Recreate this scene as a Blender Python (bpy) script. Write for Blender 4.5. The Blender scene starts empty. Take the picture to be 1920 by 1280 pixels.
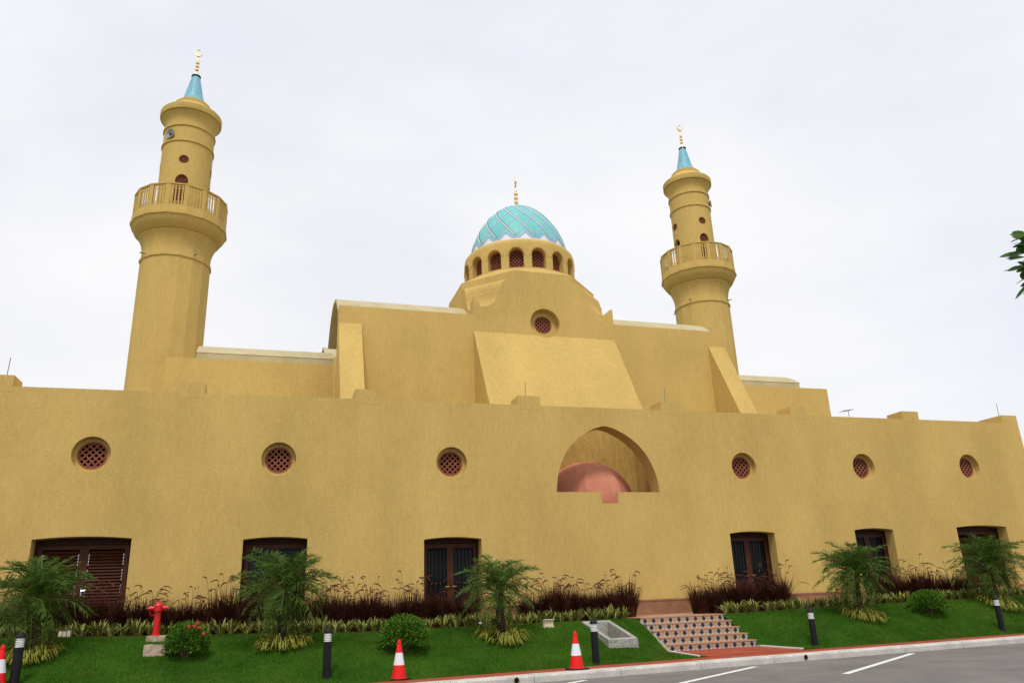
import bpy, bmesh, math, random
import numpy as np
from mathutils import Vector, Matrix
from mathutils.geometry import tessellate_polygon
random.seed(7); rng = np.random.default_rng(7)
scene = bpy.context.scene
COL = scene.collection
PI = math.pi
# ------------------------------------------------------------------ camera
RW = np.array([[0.9548860619286311, 0.05892082299289268, 0.29106862653379667],
               [-0.29450550322126495, 0.31394944770542466, 0.902608582308992],
               [-0.03819839403456802, -0.9476096669532762, 0.31713845838983457]])
FPX = 1448.16; EYE = np.array([0, 0, 1.6])
cd = bpy.data.cameras.new('camera'); cam = bpy.data.objects.new('camera', cd); COL.objects.link(cam)
cd.sensor_width = 36; cd.lens = FPX / 1920 * 36; cd.clip_end = 5000
mr = Matrix(((RW[0][0], -RW[0][1], -RW[0][2]), (RW[1][0], -RW[1][1], -RW[1][2]), (RW[2][0], -RW[2][1], -RW[2][2])))
cam.matrix_world = Matrix.Translation(Vector(EYE)) @ mr.to_4x4()
scene.camera = cam
def ray(px, py): return RW @ np.array([(px - 960) / FPX, (py - 640) / FPX, 1.0])
def onY(px, py, y): d = ray(px, py); return EYE + d * (y / d[1])
def onZ(px, py, z): d = ray(px, py); return EYE + d * ((z - 1.6) / d[2])
# ------------------------------------------------------------------ sky, sun, exposure
SUN_EL, SUN_AZ = math.radians(56), math.radians(200)      # azimuth clockwise from +Y
w = bpy.data.worlds.new('World'); scene.world = w; w.use_nodes = True
nt = w.node_tree; nt.nodes.clear()
out = nt.nodes.new('ShaderNodeOutputWorld'); mix = nt.nodes.new('ShaderNodeMixShader')
b1 = nt.nodes.new('ShaderNodeBackground'); b2 = nt.nodes.new('ShaderNodeBackground')
sk = nt.nodes.new('ShaderNodeTexSky'); sk.sky_type = 'NISHITA'; sk.sun_disc = False
sk.sun_elevation = SUN_EL; sk.sun_rotation = SUN_AZ; sk.air_density = 1.5; sk.dust_density = 3
nt.links.new(sk.outputs[0], b1.inputs[0]); b1.inputs[1].default_value = 0.08
tc = nt.nodes.new('ShaderNodeTexCoord'); mp = nt.nodes.new('ShaderNodeMapping'); mp.inputs['Scale'].default_value = (1, 1, 2.2)
no = nt.nodes.new('ShaderNodeTexNoise'); no.inputs['Scale'].default_value = 1.7; no.inputs['Detail'].default_value = 7; no.inputs['Roughness'].default_value = .52
no.inputs['Distortion'].default_value = .4
rp = nt.nodes.new('ShaderNodeValToRGB')
rp.color_ramp.elements[0].position = .32; rp.color_ramp.elements[0].color = (.86, .88, .955, 1)
rp.color_ramp.elements[1].position = .66; rp.color_ramp.elements[1].color = (.96, .957, .975, 1)
nt.links.new(tc.outputs['Generated'], mp.inputs[0]); nt.links.new(mp.outputs[0], no.inputs['Vector']); nt.links.new(no.outputs[0], rp.inputs[0])
nt.links.new(rp.outputs[0], b2.inputs[0]); b2.inputs[1].default_value = 0.77
n2 = nt.nodes.new('ShaderNodeTexNoise'); n2.inputs['Scale'].default_value = 3.1; n2.inputs['Detail'].default_value = 6
r2 = nt.nodes.new('ShaderNodeMapRange'); r2.inputs[1].default_value = .35; r2.inputs[2].default_value = .6; r2.inputs[3].default_value = .9; r2.inputs[4].default_value = 1
nt.links.new(mp.outputs[0], n2.inputs['Vector']); nt.links.new(n2.outputs[0], r2.inputs[0]); nt.links.new(r2.outputs[0], mix.inputs[0])
nt.links.new(b1.outputs[0], mix.inputs[1]); nt.links.new(b2.outputs[0], mix.inputs[2]); nt.links.new(mix.outputs[0], out.inputs[0])
sl = bpy.data.lights.new('sun', 'SUN'); sl.energy = 1.5; sl.angle = math.radians(12); sl.color = (1, .955, .88)
so = bpy.data.objects.new('sun', sl); COL.objects.link(so)
sd = Vector((math.sin(SUN_AZ) * math.cos(SUN_EL), math.cos(SUN_AZ) * math.cos(SUN_EL), math.sin(SUN_EL)))
so.rotation_euler = sd.to_track_quat('Z', 'Y').to_euler(); so.location = (0, 0, 60)
vs = scene.view_settings; vs.view_transform = 'Standard'; vs.look = 'None'; vs.exposure = 0.39; vs.gamma = 1
# ------------------------------------------------------------------ materials
MATS = {}
def mat(name, c1, c2=None, scale=4.0, stretch=(1, 1, 1), rough=.85, bump=0.0, bscale=60., metal=0.0, spec=.3, c3=None, s3=40., f3=.3, lo=.35, hi=.65, transl=0.0, big=0.0, bigs=.45):
    if name in MATS: return MATS[name]
    m = bpy.data.materials.new(name); m.use_nodes = True; t = m.node_tree; L = t.links.new
    p = t.nodes['Principled BSDF']; p.inputs['Roughness'].default_value = rough; p.inputs['Metallic'].default_value = metal
    p.inputs['Specular IOR Level'].default_value = spec
    p.inputs['Base Color'].default_value = (*c1, 1)
    co = t.nodes.new('ShaderNodeTexCoord')
    if c2:
        mp = t.nodes.new('ShaderNodeMapping'); mp.inputs['Scale'].default_value = stretch; L(co.outputs['Object'], mp.inputs[0])
        n = t.nodes.new('ShaderNodeTexNoise'); n.inputs['Scale'].default_value = scale; n.inputs['Detail'].default_value = 6; n.inputs['Roughness'].default_value = .62
        L(mp.outputs[0], n.inputs['Vector'])
        r = t.nodes.new('ShaderNodeValToRGB'); r.color_ramp.elements[0].position = lo; r.color_ramp.elements[1].position = hi
        r.color_ramp.elements[0].color = (*c1, 1); r.color_ramp.elements[1].color = (*c2, 1); L(n.outputs[0], r.inputs[0])
        last = r.outputs[0]
        if c3:
            n3 = t.nodes.new('ShaderNodeTexNoise'); n3.inputs['Scale'].default_value = s3; n3.inputs['Detail'].default_value = 3
            L(mp.outputs[0] if stretch != (1, 1, 1) else co.outputs['Object'], n3.inputs['Vector'])
            q = t.nodes.new('ShaderNodeMapRange'); q.inputs[1].default_value = .45; q.inputs[2].default_value = .7; q.inputs[4].default_value = f3
            L(n3.outputs[0], q.inputs[0])
            x = t.nodes.new('ShaderNodeMix'); x.data_type = 'RGBA'; x.inputs['B'].default_value = (*c3, 1)
            L(q.outputs[0], x.inputs['Factor']); L(last, x.inputs['A']); last = x.outputs['Result']
        if big:     # broad weathering patches, drawn out downwards
            mg = t.nodes.new('ShaderNodeMapping'); mg.inputs['Scale'].default_value = (1, 1, .45); L(co.outputs['Object'], mg.inputs[0])
            ng = t.nodes.new('ShaderNodeTexNoise'); ng.inputs['Scale'].default_value = bigs; ng.inputs['Detail'].default_value = 8; ng.inputs['Roughness'].default_value = .6; L(mg.outputs[0], ng.inputs['Vector'])
            rg = t.nodes.new('ShaderNodeMapRange'); rg.inputs[1].default_value = .3; rg.inputs[2].default_value = .7; rg.inputs[3].default_value = 1 - big; rg.inputs[4].default_value = 1 + big * .45; L(ng.outputs[0], rg.inputs[0])
            hs = t.nodes.new('ShaderNodeHueSaturation'); L(rg.outputs[0], hs.inputs['Value']); L(last, hs.inputs['Color']); last = hs.outputs[0]
        L(last, p.inputs['Base Color'])
    if bump:
        nb = t.nodes.new('ShaderNodeTexNoise'); nb.inputs['Scale'].default_value = bscale; nb.inputs['Detail'].default_value = 4
        L(co.outputs['Object'], nb.inputs['Vector'])
        b = t.nodes.new('ShaderNodeBump'); b.inputs['Strength'].default_value = bump; b.inputs['Distance'].default_value = .02
        L(nb.outputs[0], b.inputs['Height']); L(b.outputs[0], p.inputs['Normal'])
    if transl:
        tr = t.nodes.new('ShaderNodeBsdfTranslucent'); tr.inputs[0].default_value = (*[min(1, v * 1.3) for v in c1], 1)
        mx = t.nodes.new('ShaderNodeMixShader'); mx.inputs[0].default_value = transl
        L(p.outputs[0], mx.inputs[1]); L(tr.outputs[0], mx.inputs[2]); L(mx.outputs[0], t.nodes['Material Output'].inputs[0])
    MATS[name] = m; return m
STUC = mat('stucco', (.585, .405, .128), (.655, .460, .156), scale=5, stretch=(2, 2, .6), rough=.95, bump=.5, bscale=45, spec=.1,
           c3=(.45, .305, .092), s3=26, f3=.65, big=.16)
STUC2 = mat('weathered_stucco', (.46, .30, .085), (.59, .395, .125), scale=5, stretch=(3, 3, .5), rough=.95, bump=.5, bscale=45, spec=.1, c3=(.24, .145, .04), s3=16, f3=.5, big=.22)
ROOF = mat('roof_coating', (.44, .37, .21), (.52, .45, .28), scale=1.2, rough=.8, bump=.2, bscale=20, spec=.2)
TERR = mat('terracotta_lattice', (.23, .075, .04), (.30, .10, .055), scale=9, rough=.8, bump=.2)
PLIN = mat('plinth_stone', (.26, .115, .06), (.33, .155, .085), scale=3, rough=.7, bump=.15, c3=(.17, .075, .04), s3=12, f3=.5)
VOID = mat('interior_shade_black', (.012, .010, .009), rough=1, spec=0)  # near-black colour standing in for the shade inside openings
WOOD = mat('dark_wood', (.028, .010, .006), (.045, .016, .009), scale=3, stretch=(8, 8, 1), rough=.55, spec=.15)
WOOD2 = mat('reddish_wood', (.055, .017, .008), (.085, .026, .012), scale=3, stretch=(8, 8, 1), rough=.5, spec=.18)
GLASS = mat('dark_glass', (.006, .007, .008), rough=.12, spec=.18)
IRON = mat('black_iron', (.006, .006, .007), rough=.6, spec=.15)
BRASS = mat('brass', (.60, .42, .14), rough=.3, metal=1)
GOLD = mat('gold_leaf', (.86, .62, .28), (.95, .72, .36), scale=8, rough=.28, metal=.85)
STEEL = mat('steel', (.6, .61, .63), rough=.25, metal=1)
GREYM = mat('grey_metal', (.25, .25, .26), rough=.5, metal=.6)
TEAL = mat('teal_glaze', (.155, .53, .505), (.21, .60, .56), scale=1.6, rough=.5, spec=.3, c3=(.12, .46, .47), s3=6, f3=.5)
SPIRE = mat('blue_glaze', (.15, .44, .54), (.21, .52, .60), scale=3, rough=.45, spec=.3)
LILAC = mat('lilac_line', (.36, .38, .66), rough=.5)
WHITE = mat('white_paint', (.76, .77, .78), (.70, .71, .72), scale=3, rough=.5)
BLACKP = mat('rib_shadow_and_collar_black', (.015, .017, .02), rough=.6)  # black for the painted rib shadows and the spire collar
PINK = mat('pink_render', (.52, .20, .125), (.60, .25, .16), scale=1.5, rough=.9, bump=.3, bscale=30, c3=(.45, .16, .10), s3=5, f3=.4, spec=.1)
ASPH = mat('asphalt', (.190, .177, .170), (.240, .224, .213), scale=.7, stretch=(1, 1.6, 1), rough=.9, bump=.6, bscale=120, c3=(.10, .095, .092), s3=60, f3=.45, spec=.2, big=.22, bigs=.6)
LINE = mat('road_paint', (.78, .78, .74), (.50, .49, .46), scale=9, rough=.6, lo=.45, hi=.8)
KERB = mat('washed_granite', (.60, .58, .53), (.70, .68, .63), scale=5, rough=.85, bump=.6, bscale=50, c3=(.22, .19, .16), s3=55, f3=.8, spec=.2, big=.22, bigs=1.6)
TROU = mat('speckled_concrete', (.36, .35, .31), (.46, .45, .41), scale=4, rough=.9, bump=.5, bscale=60, c3=(.10, .10, .09), s3=34, f3=.9, spec=.2)
REDP = mat('red_paving', (.33, .062, .030), (.40, .085, .042), scale=2, rough=.8, bump=.3, c3=(.22, .05, .03), s3=18, f3=.4, spec=.2, big=.25, bigs=1.5)
SOIL = mat('soil', (.035, .022, .014), (.06, .04, .025), scale=8, rough=1, bump=.8, bscale=30, spec=0)
EARTH = mat('far_ground', (.10, .13, .05), (.16, .16, .08), scale=.05, rough=1, spec=0)
TURF = mat('turf', (.020, .070, .006), (.034, .105, .010), scale=1.3, rough=1, bump=.8, bscale=70, c3=(.06, .10, .015), s3=4, f3=.35, spec=0)
BLADE = mat('grass_blade', (.030, .098, .006), (.090, .195, .013), scale=.8, rough=.8, spec=.1, c3=(.14, .17, .03), s3=1.4, f3=.5, transl=.15, big=.3, bigs=.7)
PALM = mat('palm_leaf', (.040, .092, .011), (.105, .178, .024), scale=3, rough=.6, spec=.15, transl=.15)
PALMD = mat('palm_stalk', (.13, .13, .04), rough=.7)
TRUNK = mat('palm_trunk', (.05, .032, .020), (.10, .07, .045), scale=12, rough=1, bump=1, bscale=25, spec=0)
BARK = mat('bark', (.09, .07, .05), (.16, .125, .09), scale=9, rough=1, bump=1, bscale=20, spec=0)
LEAFG = mat('shrub_leaf', (.040, .110, .008), (.105, .225, .018), scale=7, rough=.6, spec=.15, transl=.15)
LEAFD = mat('tree_leaf', (.035, .095, .010), (.075, .175, .020), scale=3, rough=.5, spec=.25, transl=.3)
FLOW = mat('red_flower', (.42, .020, .025), (.55, .05, .05), scale=9, rough=.6)
PURP = mat('purple_blade', (.026, .008, .007), (.105, .034, .021), scale=5, rough=.7, spec=.08, transl=.08)
PLUM = mat('plume', (.085, .026, .018), (.17, .06, .038), scale=8, rough=.9, spec=.05)
VGRN = mat('variegated_green', (.032, .065, .012), (.055, .10, .018), scale=6, rough=.6, spec=.15)
VYEL = mat('variegated_cream', (.34, .33, .07), (.56, .52, .15), scale=6, rough=.6, spec=.15)
SGRN = mat('spider_green', (.08, .13, .016), (.13, .18, .025), scale=6, rough=.6, spec=.15)
SYEL = mat('spider_cream', (.30, .28, .035), (.50, .43, .07), scale=6, rough=.6, spec=.15)
REDM = mat('red_enamel', (.62, .010, .012), (.55, .008, .010), scale=5, rough=.3, spec=.5)
CONER = mat('cone_red', (.72, .012, .010), rough=.5, spec=.25)
CONEW = mat('cone_reflective', (.74, .74, .80), rough=.4)
RUBB = mat('black_rubber', (.015, .015, .016), rough=.7)
BOLB = mat('bollard_black', (.008, .008, .011), (.013, .013, .017), scale=6, rough=.5, spec=.2)
BOLL = mat('bollard_lens', (.82, .84, .90), rough=.2, spec=.5)
MARB = mat('pale_stone_block', (.52, .40, .29), (.60, .47, .35), scale=4, rough=.8, bump=.3, c3=(.16, .12, .09), s3=9, f3=.7)
CREAM = mat('cream_paint', (.68, .60, .40), rough=.5)
TREAD = mat('stair_tread', (.42, .22, .12), (.50, .28, .16), scale=5, rough=.7, c3=(.33, .16, .09), s3=20, f3=.4)
TGREY = mat('tile_grey', (.46, .44, .42), (.56, .54, .51), scale=12, rough=.5, c3=(.25, .22, .19), s3=25, f3=.5)
TBLK = mat('tile_black', (.012, .013, .018), (.03, .032, .04), scale=14, rough=.25, spec=.5)
TORG = mat('tile_sand', (.44, .25, .13), (.52, .31, .17), scale=15, rough=.5, c3=(.34, .18, .09), s3=25, f3=.5)
CONC = mat('concrete', (.30, .27, .19), (.38, .34, .25), scale=4, rough=.95, bump=.4, c3=(.18, .17, .10), s3=7, f3=.6, spec=.1)
PAVE = mat('pale_paving', (.50, .44, .36), (.60, .54, .45), scale=5, rough=.8, bump=.2)
# ------------------------------------------------------------------ mesh helpers
class MB:
    def __init__(s): s.v = []; s.f = []; s.m = []; s.mi = 0
    def add(s, vs, fs):
        o = len(s.v); s.v += [tuple(map(float, p)) for p in vs]; s.f += [tuple(i + o for i in f) for f in fs]; s.m += [s.mi] * len(fs); return s
    def box(s, x0, x1, y0, y1, z0, z1, M=None):
        vs = [(x0, y0, z0), (x1, y0, z0), (x1, y1, z0), (x0, y1, z0), (x0, y0, z1), (x1, y0, z1), (x1, y1, z1), (x0, y1, z1)]
        if M is not None: vs = [tuple(M @ Vector(p)) for p in vs]
        return s.add(vs, [(0, 3, 2, 1), (4, 5, 6, 7), (0, 1, 5, 4), (1, 2, 6, 5), (2, 3, 7, 6), (3, 0, 4, 7)])
    def lathe(s, prof, n=32, c=(0, 0, 0), ph=0.0, cap=True, M=None):
        vs = []
        for r, z in prof:
            for k in range(n):
                a = 2 * PI * k / n + ph; vs.append((c[0] + r * math.cos(a), c[1] + r * math.sin(a), c[2] + z))
        if M is not None: vs = [tuple(M @ Vector(p)) for p in vs]
        fs = []
        for i in range(len(prof) - 1):
            for k in range(n):
                a, b = i * n + k, i * n + (k + 1) % n; fs.append((a, b, b + n, a + n))
        if cap:
            fs.append(tuple(range(n))[::-1]); fs.append(tuple((len(prof) - 1) * n + k for k in range(n)))
        return s.add(vs, fs)
    def tube(s, pts, rad, n=6):
        pts = [Vector(p) for p in pts]; vs = []; 
        rr = rad if hasattr(rad, '__len__') else [rad] * len(pts)
        for i, p in enumerate(pts):
            t = (pts[min(i + 1, len(pts) - 1)] - pts[max(i - 1, 0)]).normalized()
            u = t.cross(Vector((0, 0, 1)))
            if u.length < 1e-3: u = t.cross(Vector((1, 0, 0)))
            u.normalize(); q = t.cross(u)
            for k in range(n):
                a = 2 * PI * k / n; vs.append(p + u * (rr[i] * math.cos(a)) + q * (rr[i] * math.sin(a)))
        fs = [(i * n + k, i * n + (k + 1) % n, (i + 1) * n + (k + 1) % n, (i + 1) * n + k) for i in range(len(pts) - 1) for k in range(n)]
        fs += [tuple(range(n))[::-1], tuple((len(pts) - 1) * n + k for k in range(n))]
        return s.add(vs, fs)
    def prism(s, poly, holes, d0, d1, f):
        """2D polygon with holes extruded d0..d1; f(u,v,d)->xyz"""
        loops = [poly] + list(holes); flat = [p for l in loops for p in l]; n = len(flat)
        tri = tessellate_polygon([[Vector((p[0], p[1], 0)) for p in l] for l in loops])
        vs = [f(p[0], p[1], d0) for p in flat] + [f(p[0], p[1], d1) for p in flat]
        fs = []
        for t in tri:
            a, b, c = [flat[i] for i in t]
            ar = (b[0] - a[0]) * (c[1] - a[1]) - (c[0] - a[0]) * (b[1] - a[1])
            if abs(ar) < 1e-12: continue
            if ar < 0: t = (t[0], t[2], t[1])
            fs.append(tuple(t)); fs.append(tuple(i + n for i in (t[0], t[2], t[1])))
        o = 0
        for l in loops:
            k = len(l)
            for i in range(k):
                j = (i + 1) % k; fs.append((o + i, o + i + n, o + j + n, o + j))
            o += k
        return s.add(vs, fs)
WL = {}
def wloc(o): return WL.get(o.name, Vector((0, 0, 0)))
def link(o, parent=None):
    COL.objects.link(o)
    if parent is not None: o.parent = parent
    return o
def tag(o, label=None, cat=None, group=None, kind=None):
    if label: o['label'] = label
    if cat: o['category'] = cat
    if group: o['group'] = group
    if kind: o['kind'] = kind
    return o
def mesh(name, mb, mats, smooth=False, recalc=True, angle=40, off=None):
    me = bpy.data.meshes.new(name)
    vs = mb.v if off is None else [(a - off[0], b - off[1], c - off[2]) for a, b, c in mb.v]
    me.from_pydata(vs, [], mb.f)
    for m in (mats if isinstance(mats, (list, tuple)) else [mats]): me.materials.append(m)
    if any(mb.m): me.polygons.foreach_set('material_index', mb.m)
    if recalc:
        b = bmesh.new(); b.from_mesh(me); bmesh.ops.recalc_face_normals(b, faces=b.faces); b.to_mesh(me); b.free()
    if smooth:
        me.polygons.foreach_set('use_smooth', [True] * len(me.polygons))
        try: me.set_sharp_from_angle(angle=math.radians(angle))
        except Exception: pass
    me.update(); return me
def empty(name, loc, label, cat, group=None, rz=0):
    o = bpy.data.objects.new(name, None); COL.objects.link(o); o.location = loc; o.rotation_euler.z = rz
    o.empty_display_size = .2
    WL[o.name] = Vector(loc); return tag(o, label, cat, group)
def part(name, mb, mats, parent, world=True, **k):
    """mesh part of parent; world=True -> vertices are in world space"""
    off = wloc(parent) if (world and parent is not None) else None
    o = bpy.data.objects.new(name, mesh(name, mb, mats, off=off, **k)); link(o, parent)
    if world and parent is not None: WL[o.name] = wloc(parent)
    return o
def inst(name, me, parent, loc, rot=None, scale=None):
    """shared-mesh child at a world location (parent not rotated)"""
    o = bpy.data.objects.new(name, me); link(o, parent)
    o.location = Vector(loc) - (wloc(parent) if parent is not None else Vector((0, 0, 0)))
    if rot is not None: o.rotation_euler = rot
    if scale is not None: o.scale = scale
    WL[o.name] = Vector(loc); return o
def copy_tree(o, parent=None):
    c = o.copy(); COL.objects.link(c); c.parent = parent
    for ch in list(o.children): copy_tree(ch, c)
    return c
def struct(name, mb, mats, **k):
    return tag(part(name, mb, mats, None, **k), kind='structure')
def boolean(me, cut, op='DIFFERENCE'):
    a = bpy.data.objects.new('tmp_a', me); b = bpy.data.objects.new('tmp_b', cut); COL.objects.link(a); COL.objects.link(b)
    md = a.modifiers.new('b', 'BOOLEAN'); md.object = b; md.operation = op; md.solver = 'EXACT'; md.use_self = False
    dg = bpy.context.evaluated_depsgraph_get(); r = bpy.data.meshes.new_from_object(a.evaluated_get(dg))
    bpy.data.objects.remove(a); bpy.data.objects.remove(b); r.name = me.name
    return r
def circle(cx, cz, r, n=48): return [(cx + r * math.cos(2 * PI * k / n), cz + r * math.sin(2 * PI * k / n)) for k in range(n)]
XZ = lambda u, v, d: (u, d, v)     # polygon in the X-Z plane, depth along Y
YZ = lambda u, v, d: (d, u, v)     # polygon in the Y-Z plane, extruded along X

# =================================================================== SETTING
KX = lambda X: 15.74 + .072 * X                     # foot of the kerb on the road
KANG = math.atan(.072)
# road / far ground
g = MB(); g.add([(-900, -900, -.06), (900, -900, -.06), (900, 900, -.06), (-900, 900, -.06)], [(0, 1, 2, 3)]); struct('ground', g, EARTH, recalc=False)
g = MB(); g.add([(-60, -25, 0), (80, -25, 0), (80, KX(80) + .1, 0), (-60, KX(-60) + .1, 0)], [(0, 1, 2, 3)]); road = struct('road', g, ASPH, recalc=False)
for ex, ey in ((1.9, 15.55), (6.42, 15.93), (10.56, 16.12), (15.25, 16.5)):
    d = Vector((-.835, -.55)); q = Vector((.55, -.835)) * .072; e = Vector((ex, ey)); s_ = e + d * 5.2
    m = MB(); m.add([(e + q).to_3d() + Vector((0, 0, .004)), (e - q).to_3d() + Vector((0, 0, .004)), (s_ - q).to_3d() + Vector((0, 0, .004)), (s_ + q).to_3d() + Vector((0, 0, .004))], [(0, 1, 2, 3)])
    part('parking_line', m, LINE, road, recalc=True)
# kerb stones
kerb = bpy.data.objects.new('kerb', None); COL.objects.link(kerb); tag(kerb, kind='structure'); kerb.location = (0, KX(0), 0); kerb.rotation_euler.z = KANG
kp = [(0, 0), (.0, .11), (.012, .135), (.04, .15), (.34, .152), (.34, -.05), (0, -.05)]
m = MB(); m.prism(kp, [], 0.006, 1.994, YZ)
for k in range(24):
    me_k = mesh('kerb_stone', m, KERB) if k == 0 else me_k
    o = bpy.data.objects.new('kerb_stone', me_k); link(o, kerb); o.location = (-16.6 + 2 * k, random.uniform(-.006, .006), random.uniform(-.004, .004))
m = MB(); m.prism([(-16.6, -.05), (31.4, -.05), (31.4, .12), (-16.6, .12)], [], .02, .33, XZ); o = part('mortar', m, CONC, None); o.parent = kerb
for px, py in ((975, 1277), (1537, 1234)):
    p = onZ(px, py, .07); x = p[0] / math.cos(KANG)
    m = MB(); m.prism(circle(0, 0, .062, 20), [circle(0, 0, .052, 20)], -.012, .0, XZ)
    m.mi = 1; m.prism(circle(0, 0, .052, 20), [], -.005, .001, XZ)  # near-black disc stands in for the shaded bore
    o = part('drain_pipe', m, [CONC, VOID], None); o.parent = kerb; o.location = (x, -.004, .075)
# red paved strip behind the kerb
a0, a1 = -17, 46
g = MB(); g.add([(a0, KX(a0) + .33, .145), (a1, KX(a1) + .33, .145), (a1, KX(a1) + 1.15, .148), (a0, KX(a0) + 1.15, .148)], [(0, 1, 2, 3)]); struct('red_footpath', g, REDP, recalc=False)
# lawn
SX0, SX1 = 10.35, 13.05
YC = 20.7
def crest(X): return .98 + .030 * max(0, 2.5 - X) + .010 * max(0, X - 13)
def yfront(X):
    b = KX(X) + 1.05
    dx = max(0, SX0 - X, X - SX1); k = math.exp(-(dx / .9) ** 2)
    return b + k * max(0, 19.45 - b)
def yback(X):
    dx = max(0, SX0 - X, X - SX1); return YC + .55 * math.exp(-(dx / 1.0) ** 2)
def lawn_z(X, Y):
    a, b = yfront(X), yback(X); s = (Y - a) / (b - a)
    if s <= 0: return .15
    if s >= 1: return crest(X)
    wob = .04 * math.sin(X * 1.3 + Y) + .045 * math.sin(X * .55 - 1.7 * Y) + .02 * math.sin(2.9 * X)
    gg = .55 * math.sin(s * PI / 2) + .45 * (s * s * (3 - 2 * s))
    dx = max(0, SX0 - X, X - SX1); k = math.exp(-(dx / .7) ** 2); gg = gg * (1 - k) + k * max(0, s * 1.0 - .03)
    return .15 + (crest(X) - .15) * gg + wob * math.sin(s * PI)
def lawn_hit(px, py):
    d = ray(px, py); d = d / d[1]
    for Y in np.arange(15.5, 24, .01):
        p = EYE + d * Y
        if p[2] <= lawn_z(p[0], Y): return Vector((p[0], Y, lawn_z(p[0], Y)))
    p = EYE + d * 21.5; return Vector((p[0], 21.5, crest(p[0])))
def lawn_part(xs):
    m = MB(); ns = 22; base = []
    for X in xs:
        a, b = KX(X) + 1.0, yback(X) + .02
        for j in range(ns + 1):
            Y = a + (b - a) * j / ns; base.append((X, Y, lawn_z(X, Y)))
        base.append((X, b + .01, .2))
    k = ns + 2; fs = [(i * k + j, (i + 1) * k + j, (i + 1) * k + j + 1, i * k + j + 1) for i in range(len(xs) - 1) for j in range(k - 1)]
    TR = lambda f: 8.16 < sum(base[i][0] for i in f) / 4 < 8.91 and 18.58 < sum(base[i][1] for i in f) / 4 < 20.18
    m.add(base, [f for f in fs if not TR(f)]); return m
mL = lawn_part(np.concatenate([np.linspace(-17, 8, 70), np.linspace(8.1, SX0 - .12, 24)])); mR = lawn_part(np.concatenate([np.linspace(SX1 - .03, 15.5, 24), np.linspace(15.6, 46, 80)]))
mL.add(mR.v, mR.f); lawn = struct('lawn', mL, TURF, smooth=True)
# grass blades (nobody could count them)
def blades(n, x0, x1):
    X = rng.uniform(x0, x1, n * 2); U = rng.uniform(0, 1, n * 2); ok = (X < SX0 - .13) | (X > SX1 + .03); X = X[ok][:n]; U = U[ok][:n]
    P = np.zeros((len(X), 3)); 
    for i, (x, u) in enumerate(zip(X, U)):
        a, b = KX(x) + 1.03, yback(x); y = a + (b - a) * u; P[i] = (x, y, lawn_z(x, y) - (.9 if 8.1 < x < 8.97 and 18.51 < y < 20.24 else 0))
    return P
P = blades(190000, -9.5, 27.5); N = len(P)
an = rng.uniform(0, 2 * PI, N); hh = rng.uniform(.022, .05, N); wd = rng.uniform(.005, .010, N); ln = rng.uniform(0, .03, N); la = rng.uniform(0, 2 * PI, N)
V = np.zeros((N, 3, 3)); dx = np.cos(an) * wd; dy = np.sin(an) * wd
V[:, 0] = P - np.stack([dx, dy, 0 * dx + .005], 1); V[:, 1] = P + np.stack([dx, dy, 0 * dx - .005], 1); V[:, 2] = P + np.stack([np.cos(la) * ln, np.sin(la) * ln, hh], 1)
me = bpy.data.meshes.new('grass'); me.vertices.add(N * 3); me.vertices.foreach_set('co', V.ravel().astype('f4'))
me.loops.add(N * 3); me.loops.foreach_set('vertex_index', np.arange(N * 3, dtype='i4')); me.polygons.add(N); me.polygons.foreach_set('loop_start', np.arange(0, N * 3, 3, dtype='i4'))
me.update(calc_edges=True); me.materials.append(BLADE)
go = bpy.data.objects.new('grass', me); COL.objects.link(go); tag(go, 'short mown green grass covering the sloping lawn bank', 'grass', kind='stuff')
# planting bed and paved strip along the wall
def bedstrip(name, ya, yb, dz, mt, x0=-17, x1=31.5):
    m = MB(); xs = [x for x in np.linspace(x0, x1, 60)]
    vs = []; 
    for X in xs: vs += [(X, ya(X), crest(X) + dz), (X, yb, crest(X) + dz)]
    m.add(vs, [(2 * i, 2 * i + 2, 2 * i + 3, 2 * i + 1) for i in range(len(xs) - 1)]); return struct(name, m, mt, recalc=False)
bedstrip('planting_bed', lambda X: yback(X), 24.1, -.02, SOIL)
bedstrip('wall_walkway', lambda X: 23.2, 24.1, -.002, PAVE)

# =================================================================== PERIMETER WALL
D = 24.0
wall = empty('perimeter_wall', (10.9, D, .95), 'long yellow stucco front wall with round lattice windows, doors and a pointed arch', 'wall')
wallX0, wallX1, ZT = -14.0, 29.8, 7.80
doors = [(-5.92, -3.49, 3.62, 'l'), (-.58, 1.21, 3.54, 'g'), (4.66, 6.48, 3.46, 'g'), (15.37, 17.18, 3.50, 'g'), (20.61, 22.34, 3.55, 'g'), (25.36, 27.84, 3.60, 'l')]
wins = [(-4.78, 5.93), (.27, 5.87), (5.56, 5.83), (16.30, 5.83), (21.55, 5.88), (26.69, 5.94)]
holes = []
for x0, x1, zt, kd in doors:
    n = 10; zb = crest((x0 + x1) / 2)
    holes.append([(x0, zb), (x1, zb)] + [(x1 + (x0 - x1) * k / n, zt + .065 * (1 - (2 * k / n - 1) ** 2)) for k in range(n + 1)])
for cx_, cz_ in wins: holes.append(circle(cx_, cz_, .5))
ah = [(9.08, 4.91), (9.095, 5.10), (9.148, 5.446), (9.262, 5.795), (9.417, 6.124), (9.624, 6.406), (9.857, 6.641), (10.159, 6.855), (10.462, 7.018), (10.72, 7.117), (10.96, 7.165)]
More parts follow.
